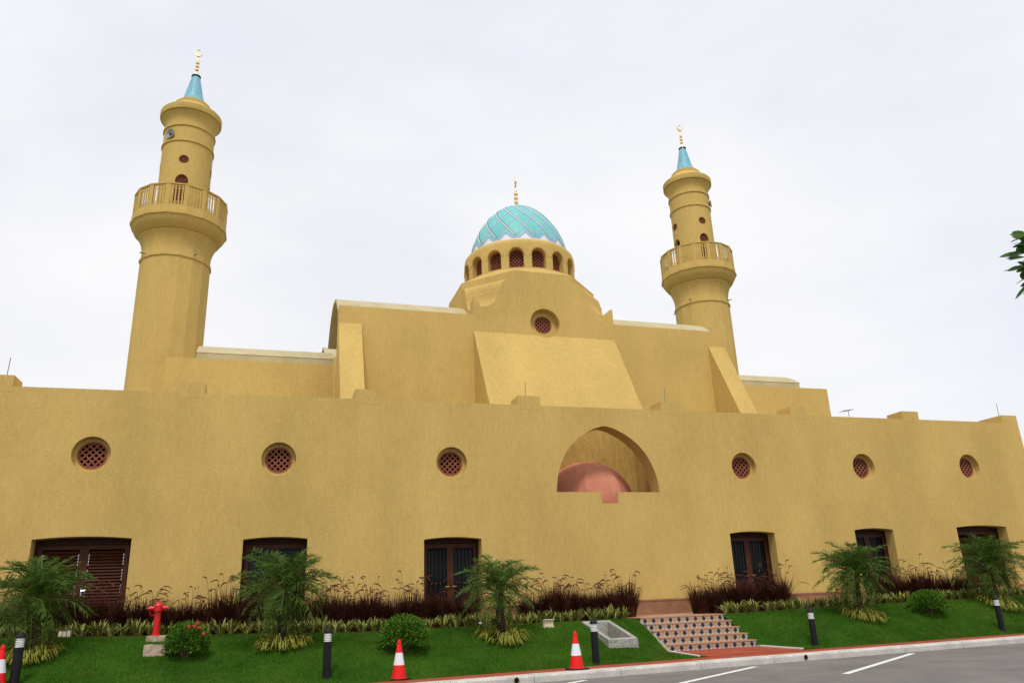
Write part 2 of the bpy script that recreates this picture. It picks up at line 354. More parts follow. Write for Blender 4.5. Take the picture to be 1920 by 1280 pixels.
# refine with midpoints
def smooth_poly(pts, it=2):
    for _ in range(it):
        q = [pts[0]]
        for i in range(len(pts) - 1):
            a, b = pts[i], pts[i + 1]; q += [(a[0] * .75 + b[0] * .25, a[1] * .75 + b[1] * .25), (a[0] * .25 + b[0] * .75, a[1] * .25 + b[1] * .75)]
        q.append(pts[-1]); pts = q
    return pts
AL = smooth_poly(ah, 1); AR = [(2 * 10.96 - x, z) for x, z in AL][::-1]
holes.append([(12.84, 4.05), (9.08, 4.05)] + AL + AR[1:])
m = MB(); m.prism([(wallX0, .5), (wallX1, .5), (wallX1, ZT), (wallX0, ZT)], holes, D, D + .65, XZ)
part('stucco_wall', m, STUC, wall)
m = MB(); m.prism([(9.08, 4.05), (12.84, 4.05), (12.84, 4.91), (11.25, 4.91), (11.25, 4.54), (10.65, 4.54), (10.65, 4.91), (9.08, 4.91)], [], D, D + .10, XZ); part('arch_sill', m, STUC, wall)
m = MB(); m.box(wallX1 - .65, wallX1, D + .652, 47, .5, ZT - .003); part('side_wall', m, STUC, wall)
m = MB(); m.box(wallX0, wallX0 + .65, D + .652, 47, .5, ZT - .003); part('side_wall', m, STUC, wall)
m = MB(); m.box(wallX0, wallX1, 47.01, 47.6, .5, ZT); part('rear_wall', m, STUC, wall)
# flat roof round the hall (open over the arched recess)
m = MB(); m.box(wallX0 + .652, 8.37, D + .652, 29.05, 7.05, 7.2); m.box(13.47, wallX1 - .652, D + .652, 29.05, 7.05, 7.2); m.box(wallX0 + .652, wallX1 - .652, 29.7, 47, 7.05, 7.2)
part('flat_roof', m, ROOF, wall)
m = MB()
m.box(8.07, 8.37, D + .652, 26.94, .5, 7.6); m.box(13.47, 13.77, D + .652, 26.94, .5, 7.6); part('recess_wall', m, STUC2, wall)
m = MB(); m.box(wallX0 + .66, wallX1 - .66, D + 2.2, D + 2.3, .5, 7.04); 
o = part('dark_inner_partition', MB().box(wallX0 + .66, 8.06, D + 2.2, D + 2.3, .5, 7.04), VOID, wall); part('dark_inner_partition', MB().box(13.78, wallX1 - .66, D + 2.2, D + 2.3, .5, 7.04), VOID, wall)  # coloured near-black to give the shade behind the doors
# merlons
for i, x in enumerate((-7.76, -2.75, 2.47, 7.87, 13.22, 18.62, 23.86, 29.0)):
    dep = 1.15 if i == 7 else .8
    m = MB(); m.box(x, x + .79 + (.003 if i == 7 else 0), D - .003, D + dep, ZT - .15, ZT + .32)
    part('merlon', m, STUC, wall)
# plinth
segs = []; xa = wallX0
for x0, x1, zt, kd in doors: segs.append((xa, x0)); xa = x1
segs.append((xa, wallX1))
for a, b in segs:
    zb = crest((a + b) / 2); m = MB(); m.box(a, b, D - .035, D - .002, .6, 1.40 if a > -7 else 1.5); m.box(a, b, D - .05, D - .001, 1.402, 1.455); part('plinth', m, PLIN, wall)
# thresholds
for x0, x1, zt, kd in doors:
    zb = crest((x0 + x1) / 2); part('threshold', MB().box(x0 - .05, x1 + .05, D - .12, D + .5, zb - .1, zb + .045), PAVE, wall)
def lattice_mb(r_in=None, poly=None, sp=.125, wd=.042, th=.03, bounds=None, inside=None):
    m = MB(); R = bounds
    for sgn, off in ((1, 0.0), (-1, .006)):
        k = -int(2 * R / sp)
        while k * sp < 2 * R:
            c0 = k * sp; k += 1
            ts = np.linspace(-1.6 * R, 1.6 * R, 129); run = []
            for t in list(ts) + [None]:
                okp = False
                if t is not None:
                    x = (t - sgn * c0) / math.sqrt(2); z = sgn * (t + sgn * c0) / math.sqrt(2); okp = inside(x, z)
                if okp: run.append((x, z))
                else:
                    if len(run) > 2:
                        a, b = Vector((run[0][0], 0, run[0][1])), Vector((run[-1][0], 0, run[-1][1])); d = (b - a).normalized(); q = Vector((-d.z, 0, d.x)) * wd / 2
                        y0, y1 = off, th + off
                        vs = [a - q, b - q, b + q, a + q]; vs = [v + Vector((0, y0, 0)) for v in vs] + [v + Vector((0, y1, 0)) for v in vs]
                        m.add(vs, [(0, 1, 2, 3), (7, 6, 5, 4), (0, 4, 5, 1), (1, 5, 6, 2), (2, 6, 7, 3), (3, 7, 4, 0)])
                    run = []
    return m
rl = .395
ME_LAT = mesh('lattice', lattice_mb(bounds=rl, inside=lambda x, z: x * x + z * z < (rl - .01) ** 2), TERR)
ME_RING = mesh('frame', MB().prism(circle(0, 0, rl, 40), [circle(0, 0, rl - .05, 40)], -.03, .03, XZ), TERR)
ME_ANN = mesh('recess_ring', MB().prism(circle(0, 0, .51, 48), [circle(0, 0, rl - .004, 48)], 0, .1, XZ), STUC)
ME_BACK = mesh('dark_backing', MB().prism(circle(0, 0, .51, 24), [], 0, .02, XZ), VOID)
def round_window(parent, x, y, z, s=1.0, dep=.22):
    wn = inst('round_window', ME_ANN, parent, (x, y + dep, z), scale=(s, 1, s))
    for nm, me_, dy in (('frame', ME_RING, .02), ('lattice', ME_LAT, .03), ('backing', ME_BACK, .25)):
        o = bpy.data.objects.new(nm, me_); link(o, wn); o.location = (0, dy, 0)
    return wn
for cx_, cz_ in wins: round_window(wall, cx_, D, cz_)
# ---- doors
slat_cache = {}
def louvre_door(x0, x1, z0, zt):
    y = D + .42; wd = x1 - x0; h = zt + .02 - z0
    fr = MB(); fr.box(x0, x0 + .09, y, y + .12, z0, zt + .03); fr.box(x1 - .09, x1, y, y + .12, z0, zt + .03)
    n = 10; top = [(x1 + (x0 - x1) * k / n, zt + .063 * (1 - (2 * k / n - 1) ** 2)) for k in range(n + 1)]
    fr.prism([(x0, zt - .13), (x1, zt - .13)] + top, [], y - .004, y + .116, XZ)
    dr = part('door', fr, WOOD, wall)
    xm = (x0 + x1) / 2
    for s in (-1, 1):
        a, b = (x0 + .09, xm - .002) if s < 0 else (xm + .002, x1 - .09)
        lf = MB(); t = .115
        lf.box(a, a + t, y + .02, y + .07, z0 + .05, zt - .14); lf.box(b - t, b, y + .02, y + .07, z0 + .05, zt - .14)
        lf.box(a + t, b - t, y + .02, y + .07, z0 + .05, z0 + .2); lf.box(a + t, b - t, y + .02, y + .07, zt - .25, zt - .14)
        part('leaf', lf, WOOD2 if s < 0 else WOOD2, dr)
        la, lb = a + t + .03, b - t - .03; L = lb - la; key = round(L, 3)
        if key not in slat_cache:
            sm = MB(); sm.box(-L / 2, L / 2, -.04, .04, -.007, .007, Matrix.Rotation(math.radians(48), 4, 'X')); slat_cache[key] = mesh('slat', sm, WOOD2)
        nz = int((zt - .27 - z0 - .22) / .082)
        for i in range(nz):
            inst('slat', slat_cache[key], dr, ((la + lb) / 2, y + .045, z0 + .25 + i * .082))
        st = MB()
        for xx in (a + t + .006, b - t - .022):
            for i in range(nz): 
                if (i * 7) % 5 < 4: st.box(xx, xx + .016, y + .03, y + .04, z0 + .225 + i * .082, z0 + .225 + i * .082 + .06)
        part('pivot_strip', st, STEEL, dr)
    part('backing', MB().box(x0 + .09, x1 - .09, y + .13, y + .15, z0, zt), VOID, dr)
    hd = MB(); hd.tube([(xm + .05, y + .01, z0 + 1.05), (xm + .05, y - .045, z0 + 1.05), (xm + .18, y - .045, z0 + 1.05)], .012); hd.box(xm + .03, xm + .07, y - .005, y + .018, z0 + .92, z0 + 1.12)
    part('handle', hd, STEEL, dr)
def glazed_door(x0, x1, z0, zt):
    y = D + .42
    fr = MB(); fr.box(x0, x0 + .07, y, y + .12, z0, zt + .03); fr.box(x1 - .07, x1, y, y + .12, z0, zt + .03)
    n = 10; top = [(x1 + (x0 - x1) * k / n, zt + .063 * (1 - (2 * k / n - 1) ** 2)) for k in range(n + 1)]
    fr.prism([(x0, zt - .10), (x1, zt - .10)] + top, [], y - .004, y + .116, XZ)
    dr = part('door', fr, WOOD, wall); xm = (x0 + x1) / 2
    for s in (-1, 1):
        a, b = (x0 + .07, xm - .002) if s < 0 else (xm + .002, x1 - .07)
        lf = MB(); t = .10
        lf.box(a, a + t, y + .02, y + .07, z0 + .05, zt - .11); lf.box(b - t, b, y + .02, y + .07, z0 + .05, zt - .11)
        lf.box(a + t, b - t, y + .02, y + .07, z0 + .05, z0 + .30); lf.box(a + t, b - t, y + .02, y + .07, zt - .22, zt - .11)
        part('leaf', lf, WOOD2, dr)
        part('pane', MB().box(a + t, b - t, y + .055, y + .065, z0 + .30, zt - .22), GLASS, dr)
        gr = MB(); k = 5; za, zb, zm = z0 + .32, zt - .24, z0 + 1.12
        xs = [a + t + .02 + (b - a - 2 * t - .04) * i / k for i in range(k + 1)]
        for x in xs: gr.box(x - .008, x + .008, y + .018, y + .034, za, zb)
        for z in (za, zm - .1, zm + .1, zb - .02): gr.box(xs[0] + .009, xs[-1] - .009, y + .02, y + .032, z, z + .016)
        for i in range(k):      # little arches between the bars
            c = (xs[i] + xs[i + 1]) / 2; r = (xs[i + 1] - xs[i]) / 2
            for ze, sg in ((zb - .09, 1), (zm - .19, 1)):
                gr.tube([(c + r * math.cos(q), y + .026, ze + sg * r * math.sin(q)) for q in np.linspace(0, PI, 9)], .007, 4)
            gr.tube([(c + .6 * r * math.cos(q), y + .026, zm + .01 + .6 * r * math.sin(q)) for q in np.linspace(0, 2 * PI, 13)], .008, 4)
        part('window_grille', gr, IRON, dr)
    part('backing', MB().box(x0 + .07, x1 - .07, y + .6, y + .62, z0, zt), VOID, dr)
    hd = MB()
    for s in (-1, 1):
        hd.tube([(xm + s * .05, y + .01, z0 + 1.05), (xm + s * .05, y - .04, z0 + 1.05), (xm + s * .17, y - .04, z0 + 1.05)], .011)
    hd.lathe([(.018, 0), (.018, .02)], 10, M=Matrix.Translation((xm + .05, y + .02, z0 + .9)) @ Matrix.Rotation(PI / 2, 4, 'X'))
    part('handle', hd, BRASS, dr)
for x0, x1, zt, kd in doors:
    z0 = crest((x0 + x1) / 2) + .045
    (louvre_door if kd == 'l' else glazed_door)(x0, x1, z0, zt)
# small block on the roof edge behind the wall
o = part('roof_upstand', MB().box(-1.72, -1.45, D + .9, D + 1.3, ZT - .7, ZT + .26), STUC, wall)

# =================================================================== PRAYER HALL
D2 = 29.1; XC = 10.92; HW = 3.18; YD = D2 + HW
hall = empty('prayer_hall', (XC, D2, .95), 'yellow stucco prayer hall with sloped buttresses, scrolled gable and teal ribbed dome', 'mosque')
arcp = lambda cx, cz, rx, rz, a, b, n: [(cx + rx * math.cos(math.radians(q)), cz + rz * math.sin(math.radians(q))) for q in np.linspace(a, b, n)]
gpl = [(9.61, 15.08), (9.60, 14.72)] + arcp(9.47, 14.17, .50, .52, 92, 180, 10) + [(8.86, 14.12)] + arcp(8.13, 14.10, .72, .80, -2, -92, 12) + [(8.05, 13.30)] + arcp(7.74, 13.28, .30, .32, 12, 86, 7) + [(7.745, 13.60)]
gpl[-1] = (XC - HW + .005, 13.60)
PT = [(x - (XC - HW), z) for x, z in gpl]                       # t from the corner, z
HX0, HX1, HZ = 2.28, 19.56, 12.90
gR = [(2 * XC - x, z) for x, z in gpl]                          # right half, top -> bottom
poly = [(HX0, .6), (HX1, .6), (HX1, HZ), (XC + HW, HZ)] + gR[::-1] + gpl + [(XC - HW, HZ), (HX0, HZ)]
m = MB(); m.prism(poly, [circle(10.9, 12.74, .66)], D2, D2 + .55, XZ); part('front_wall', m, STUC, hall)
# scrolled octagonal base under the dome
m = MB()
cz = Vector((XC, YD, 0))
def rot4(p, k):
    a = k * PI / 2; x, y = p[0] - XC, p[1] - YD; return (XC + x * math.cos(a) - y * math.sin(a), YD + x * math.sin(a) + y * math.cos(a), p[2])
for k in range(4):
    if k:
        pf = [(XC - HW, D2, 11.0), (XC + HW, D2, 11.0)] + [(x, D2, z) for x, z in gR[::-1]] + [(x, D2, z) for x, z in gpl]
        tri = tessellate_polygon([[Vector((p[0], p[2], 0)) for p in pf]])
        m.add([rot4(p, k) for p in pf], [tuple(t) for t in tri])
    fr = [(XC - HW + t, D2, z) for t, z in PT]; sd_ = [(XC - HW, D2 + t, z) for t, z in PT]
    n = len(PT); m.add([rot4(p, k) for p in fr + sd_], [(i, i + 1, i + 1 + n, i + n) for i in range(n - 1)])
t0 = PT[0][0]; z0 = PT[0][1]; oc = []
for k in range(4):
    oc += [rot4((XC - HW, D2 + t0, z0), k), rot4((XC - HW + t0, D2, z0), k)]
ring = []
for k in range(8):
    a_, b_ = Vector(oc[k]), Vector(oc[(k + 1) % 8])
    for q in range(8): ring.append(a_.lerp(b_, q / 8))
inn_ = []
for p in ring:
    d_ = math.hypot(p.x - XC, p.y - YD); inn_.append((XC + 2.64 * (p.x - XC) / d_, YD + 2.64 * (p.y - YD) / d_, z0 + .44))
n = len(ring); m.add([tuple(p) for p in ring] + inn_, [(q, (q + 1) % n, n + (q + 1) % n, n + q) for q in range(n)])
o = part('scrolled_base', m, STUC, hall)
# drum with 16 arched windows
RD = 2.63; ZD0, ZD1 = z0 + .12, 17.05
drum = MB(); drum.lathe([(RD, ZD0), (RD, ZD1 - .3), (RD - .03, ZD1 - .14), (RD - .12, ZD1 - .03), (RD - .3, ZD1 + .04), (2.25, ZD1 + .06), (2.2, ZD1 - .1), (2.2, ZD0)], 128, c=(XC, YD, 0), cap=False)
n = 128; drum.add([], [])
k0 = 7 * n; drum.f += [(k0 + k, k0 + (k + 1) % n, (k + 1) % n, k) for k in range(n)]; drum.m += [0] * n
dme = mesh('drum', drum, STUC)
def arch_poly(hw, zb, zs, n=14): return [(-hw, zb), (hw, zb)] + [(hw * math.cos(a), zs + hw * math.sin(a)) for a in np.linspace(0, PI, n)]
cut = MB(); WZ0, WZS, WHW = 15.58, 16.20, .33
def rad(u, v, d, ph, cx=XC, cy=YD): return (cx + d * math.sin(ph) + u * math.cos(ph), cy - d * math.cos(ph) + u * math.sin(ph), v)
PH = [2 * PI * k / 16 + math.radians(1.5) for k in range(16)]
for ph in PH: cut.prism(arch_poly(WHW, WZ0, WZS), [], 1.9, 2.9, lambda u, v, d: rad(u, v, d, ph))
dme = boolean(dme, mesh('cut', cut, STUC))
dme.polygons.foreach_set('use_smooth', [True] * len(dme.polygons)); dme.set_sharp_from_angle(angle=math.radians(30))
o = bpy.data.objects.new('drum', dme); link(o, hall); dme.transform(Matrix.Translation(-wloc(hall))); WL[o.name] = wloc(hall); drum_o = o
ins = lambda x, z: abs(x) < .32 and z > -.60 and (z < .02 or x * x + z * z < .32 ** 2)
ME_DL = mesh('window_lattice', lattice_mb(bounds=.7, sp=.118, wd=.033, inside=ins), TERR)
am = MB(); am.prism(arch_poly(.34, -.62, 0), [arch_poly(.292, -.57, 0)], -.02, .035, XZ); ME_DF = mesh('window_frame', am, TERR)
am = MB(); am.prism(arch_poly(.43, -.70, 0), [arch_poly(.302, -.72, 0)], -.03, .03, XZ)
ME_DA = None
for ph in PH:
    c = rad(0, WZS, 2.34, ph)
    inst('window_lattice', ME_DL, drum_o, c, rot=(0, 0, ph)); inst('window_frame', ME_DF, drum_o, c, rot=(0, 0, ph))
    # slightly raised archivolt band
    a = MB(); u = []
    for r_, rr in ((.36, RD + .022), (.44, RD + .022)):
        u.append([(r_ * math.cos(q), WZS + r_ * math.sin(q), rr) for q in np.linspace(-.05, PI + .05, 15)])
    pts = [rad(0, 0, 0, 0)] * 0
    vs = []
    for ring in u:
        for (x, z, rr) in ring: vs.append((XC + rr * math.sin(ph + x / RD), YD - rr * math.cos(ph + x / RD), z))
    for ring in u:
        for (x, z, rr) in ring: vs.append((XC + (rr - .05) * math.sin(ph + x / RD), YD - (rr - .05) * math.cos(ph + x / RD), z))
    k = 15; fs = []
    for i in range(k - 1):
        fs += [(i, i + 1, k + i + 1, k + i), (k + i, k + i + 1, 3 * k + i + 1, 3 * k + i), (i + 1, i, 2 * k + i, 2 * k + i + 1)]
    a.add(vs, fs); part('arch_band', a, STUC, drum_o, smooth=True)
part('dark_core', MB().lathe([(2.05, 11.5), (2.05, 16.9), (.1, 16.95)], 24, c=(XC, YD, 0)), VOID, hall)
# dome
ZB, RB, HB = 17.06, 2.34, 2.80
def dome_r(t):      # t 0..1 up the dome -> (r, z); slightly pointed
    a = t * PI / 2; u = .93 * math.sin(a) + .07 * t; return RB * math.sqrt(max(0, 1 - u ** 1.5)), ZB + HB * u
prof = [dome_r(t) for t in np.linspace(0, .995, 40)]
dm = part('dome', MB().lathe(prof, 96, c=(XC, YD, 0)), TEAL, hall, smooth=True, angle=60)
def dome_pt(t, ph, off=0.0):
    r, z = dome_r(t); r1, z1 = dome_r(min(t + .01, 1)); r0_, z0_ = dome_r(max(t - .01, 0)); tx, tz = r1 - r0_, z1 - z0_; L = math.hypot(tx, tz)
    nr, nz = tz / L, -tx / L
    return Vector((XC + (r + nr * off) * math.sin(ph), YD - (r + nr * off) * math.cos(ph), z + nz * off))
def strip(mb, path, wl, wr, lift):
    """raised ribbon along path [(t,ph)], widths left/right in metres"""
    vs = []
    for i, (t, ph) in enumerate(path):
        p = dome_pt(t, ph); a = dome_pt(*path[max(i - 1, 0)]); b = dome_pt(*path[min(i + 1, len(path) - 1)])
        T = (b - a).normalized(); nrm = (dome_pt(t, ph, .1) - p).normalized(); S = T.cross(nrm)
        vs += [p - nrm * .01 + S * wl, p + nrm * lift + S * wl, p + nrm * lift + S * wr, p - nrm * .01 + S * wr]
    fs = []
    for i in range(len(path) - 1):
        for k in range(4):
            a, b = i * 4 + k, i * 4 + (k + 1) % 4; fs.append((a, b, b + 4, a + 4))
    mb.add(vs, fs)
TW = math.radians(84)
for k in range(16):
    p0 = PH[0] + 2 * PI * k / 16
    path = [(.062 + .86 * s, p0 - TW * .86 * s) for s in np.linspace(0, 1, 26)]
    m = MB(); strip(m, path, -.042, .0, .025); rb = part('rib', m, WHITE, dm)
    m = MB(); strip(m, path, .004, .03, .012); part('rib_shadow_strip', m, BLACKP, dm)  # black strip painting the shadow beside the white rib
    m = MB(); strip(m, path, -.075, -.052, .008); part('rib_edge', m, LILAC, dm)
    path = [(.064 + .86 * s, p0 + TW * .86 * s + .02) for s in np.linspace(0, 1, 26)]
    m = MB(); strip(m, path, -.024, .024, .006); part('lattice_line', m, LILAC, dm)
# white zigzag band with lilac outline
zz = []
for k in range(16):
    p0 = PH[0] + 2 * PI * k / 16; st = 2 * PI / 16
    zz += [(p0 - .19 * st, .030), (p0 + .19 * st, .030), (p0 + .5 * st, .095)]
fine = []
for i in range(len(zz)):
    a, b = zz[i], zz[(i + 1) % len(zz)]; bp = b[0] + (2 * PI if b[0] < a[0] - 1 else 0)
    for s in np.linspace(0, 1, 6)[:-1]: fine.append((a[0] + (bp - a[0]) * s, a[1] + (b[1] - a[1]) * s))
m = MB(); vs = []; n = len(fine)
for ph, t in fine: vs += [dome_pt(.0, ph, .012), dome_pt(t * .5, ph, .012), dome_pt(t, ph, .012)]
m.add(vs, [q for i in range(n) for q in ((3 * i, 3 * ((i + 1) % n), 3 * ((i + 1) % n) + 1, 3 * i + 1), (3 * i + 1, 3 * ((i + 1) % n) + 1, 3 * ((i + 1) % n) + 2, 3 * i + 2))])
part('zigzag_band', m, WHITE, dm, smooth=True)
m = MB(); strip(m, [(t, ph) for ph, t in fine] + [(fine[0][1], fine[0][0] + 2 * PI)], -.03, .03, .022); part('zigzag_outline', m, LILAC, dm)
for k in range(16):
    ph = PH[0] + 2 * PI * (k + .5) / 16; t = .112; m = MB()
    c = dome_pt(t, ph, .012); e = Vector((math.cos(ph), math.sin(ph), 0)); nn = (dome_pt(t, ph, .1) - dome_pt(t, ph)).normalized(); u = nn.cross(e)
    ring4 = [e, u, -e, -u]
    m.add([c + q * .062 for q in ring4] + [c + q * .034 + nn * .006 for q in ring4], [(q, (q + 1) % 4, 4 + (q + 1) % 4, 4 + q) for q in range(4)])
    m.mi = 1; m.add([c + q * .034 + nn * .006 for q in ring4], [(0, 1, 2, 3)])
    part('diamond_stud', m, [LILAC, WHITE], dm, recalc=False)
def finial(parent, x, y, z, h, crz, lean=0, s=1.0):
    m = MB(); b = h * .70
    prof = [(.10 * s, 0), (.075 * s, .10 * h), (.035 * s, .14 * h)]
    for c in (.24, .37, .50):
        prof += [(.03 * s, (c - .055) * h), (.095 * s, (c - .035) * h), (.115 * s, c * h), (.112 * s, (c + .006) * h), (.075 * s, (c + .03) * h), (.03 * s, (c + .045) * h)]
    prof += [(.055 * s, .60 * h), (.03 * s, .63 * h), (.02 * s, .68 * h), (.05 * s, .70 * h), (.02 * s, .715 * h), (.015 * s, .74 * h)]
    m.lathe(prof, 20, c=(x, y, z))
    f = part('finial', m, GOLD, parent, smooth=True)
    R = .118 * h; r = .094 * h; pts = []
    n = 28; a0_ = math.radians(52)
    out_ = [(R * math.cos(a), R * math.sin(a)) for a in np.linspace(a0_ + .35, 2 * PI + a0_ - .35, n)]
    ox, oz = .038 * h * math.cos(a0_), .038 * h * math.sin(a0_)
    a1, a2 = out_[-1], out_[0]
    th1 = math.atan2(a1[1] - oz, a1[0] - ox); th2 = math.atan2(a2[1] - oz, a2[0] - ox)
    if th2 > th1: th1 += 2 * PI
    inn = [(ox + r * math.cos(a), oz + r * math.sin(a)) for a in np.linspace(th1, th2, n)][1:-1]
    poly_ = out_ + inn; M_ = Matrix.Translation((x, y, z + h * .74 + R)) @ Matrix.Rotation(crz, 4, 'Z')
    m = MB(); m.prism(poly_, [], -.035 * s, .035 * s, lambda u, v, d: tuple(M_ @ Vector((u, d, v)))); part('crescent', m, GOLD, f)
finial(hall, XC, YD, 19.80, 1.80, math.radians(79))
# vaults
def vault(parent, x0, x1, yc, hs, zs, rise, thick=.13, nm='vault_roof'):
    r = (hs * hs + rise * rise) / (2 * rise); a = math.asin(hs / r); zc = zs + rise - r
    o_ = [(yc + r * math.sin(q), zc + r * math.cos(q)) for q in np.linspace(-a, a, 40)]
    i_ = [(yc + (r - thick) * math.sin(q), zc + (r - thick) * math.cos(q)) for q in np.linspace(a, -a, 40)]
    m = MB(); m.prism(o_ + i_, [], x0, x1, YZ); return part(nm, m, ROOF, parent, smooth=True, angle=30), i_
rf, arc = vault(hall, HX0, HX1, 32.3, 2.5, 12.96, 1.2)
bp = [(29.66, .6), (29.66, 12.6)] + [(y, z - .003) for y, z in arc[::-1]] + [(34.9, 12.6), (34.9, .6)]
part('hall_body', MB().prism(bp, [], HX0 + .95, 7.6, YZ), STUC, hall); part('hall_body', MB().prism(bp, [], 14.25, HX1 - .45, YZ), STUC, hall)
part('hall_body', MB().box(7.61, 14.24, 34.2, 34.9, .6, 12.6), STUC, hall)
part('rear_hall', MB().box(2.35, 19.5, 37.6, 41.0, 7.0, 13.4), STUC, hall); vault(hall, 2.3, 19.55, 39.3, 1.7, 13.4, .95)
# sloping buttresses
def buttress(x0, x1, yb, zt=12.17, zf=7.2, sl=1.82, y1=29.097, nm='buttress'):
    m = MB(); ft = y1 - (zt - zf) / sl; m.prism([(y1, .6 if zf < 2 else zf - .3), (y1, zt), (ft, zf), (ft, .6 if zf < 2 else zf - .3)], [], x0, x1, YZ); return m
part('buttress', buttress(2.283, 3.17, 0, sl=1.95), STUC, hall); part('buttress', buttress(18.72, 19.557, 0, sl=1.95), STUC, hall)
bm_ = MB(); bm_.prism([(29.097, .6), (29.097, 12.17), (26.95, 8.42), (26.95, .6)], [], 7.74, 14.08, YZ)
bme = boolean(mesh('central_buttress', bm_, STUC), mesh('cut', MB().prism(circle(10.9, 12.74, .66), [], 27, 29.5, XZ), STUC))
bme.transform(Matrix.Translation(-wloc(hall))); o = bpy.data.objects.new('central_buttress', bme); link(o, hall)
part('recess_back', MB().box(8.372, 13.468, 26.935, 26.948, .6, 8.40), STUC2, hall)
# gable round window
rw = round_window(hall, 10.9, D2, 12.76, s=1.0, dep=.30)
part('window_recess', MB().prism(circle(10.9, 12.74, .665), [circle(10.9, 12.76, .50)], D2 + .302, D2 + .4, XZ), STUC, hall)
# side wings
for s in (-1, 1):
    wx = (lambda a, b: (XC - b, XC - a) if s < 0 else (XC + a, XC + b))
    a, b = wx(8.70, 14.83)
    part('wing_wall', MB().box(a, b, 30.2, 36.2, .6, 10.76), STUC, hall)
    a, b = wx(8.66, 13.88); vault(hall, a, b, 33.2, 2.3, 11.22, .80)
    part('vault_upstand', MB().box(a + .02, b - .02, 30.92, 35.4, 10.7, 11.21), ROOF, hall)
    a, b = wx(14.30, 14.83)
    part('buttress', buttress(a, b, 0, zt=8.75, zf=7.2, sl=1.5, y1=30.197), STUC, hall)

# pink half-dome in the arched recess
pk = empty('pink_dome', (11.05, 26.2, .95), 'pink rendered faceted dome inside the pointed arch opening', 'dome')
prof = [(1.60, 1.0), (1.60, 4.55)] + [(1.60 * math.cos(a) ** .9, 4.55 + 1.72 * math.sin(a)) for a in np.linspace(.08, PI / 2 - .02, 14)]
part('shell', MB().lathe([(r / math.cos(PI / 8), z) for r, z in prof[:1]] + [(r / math.cos(PI / 8), z) for r, z in prof[1:]], 8, c=(11.05, 26.2, 0), ph=PI / 8), PINK, pk, smooth=True, angle=22)

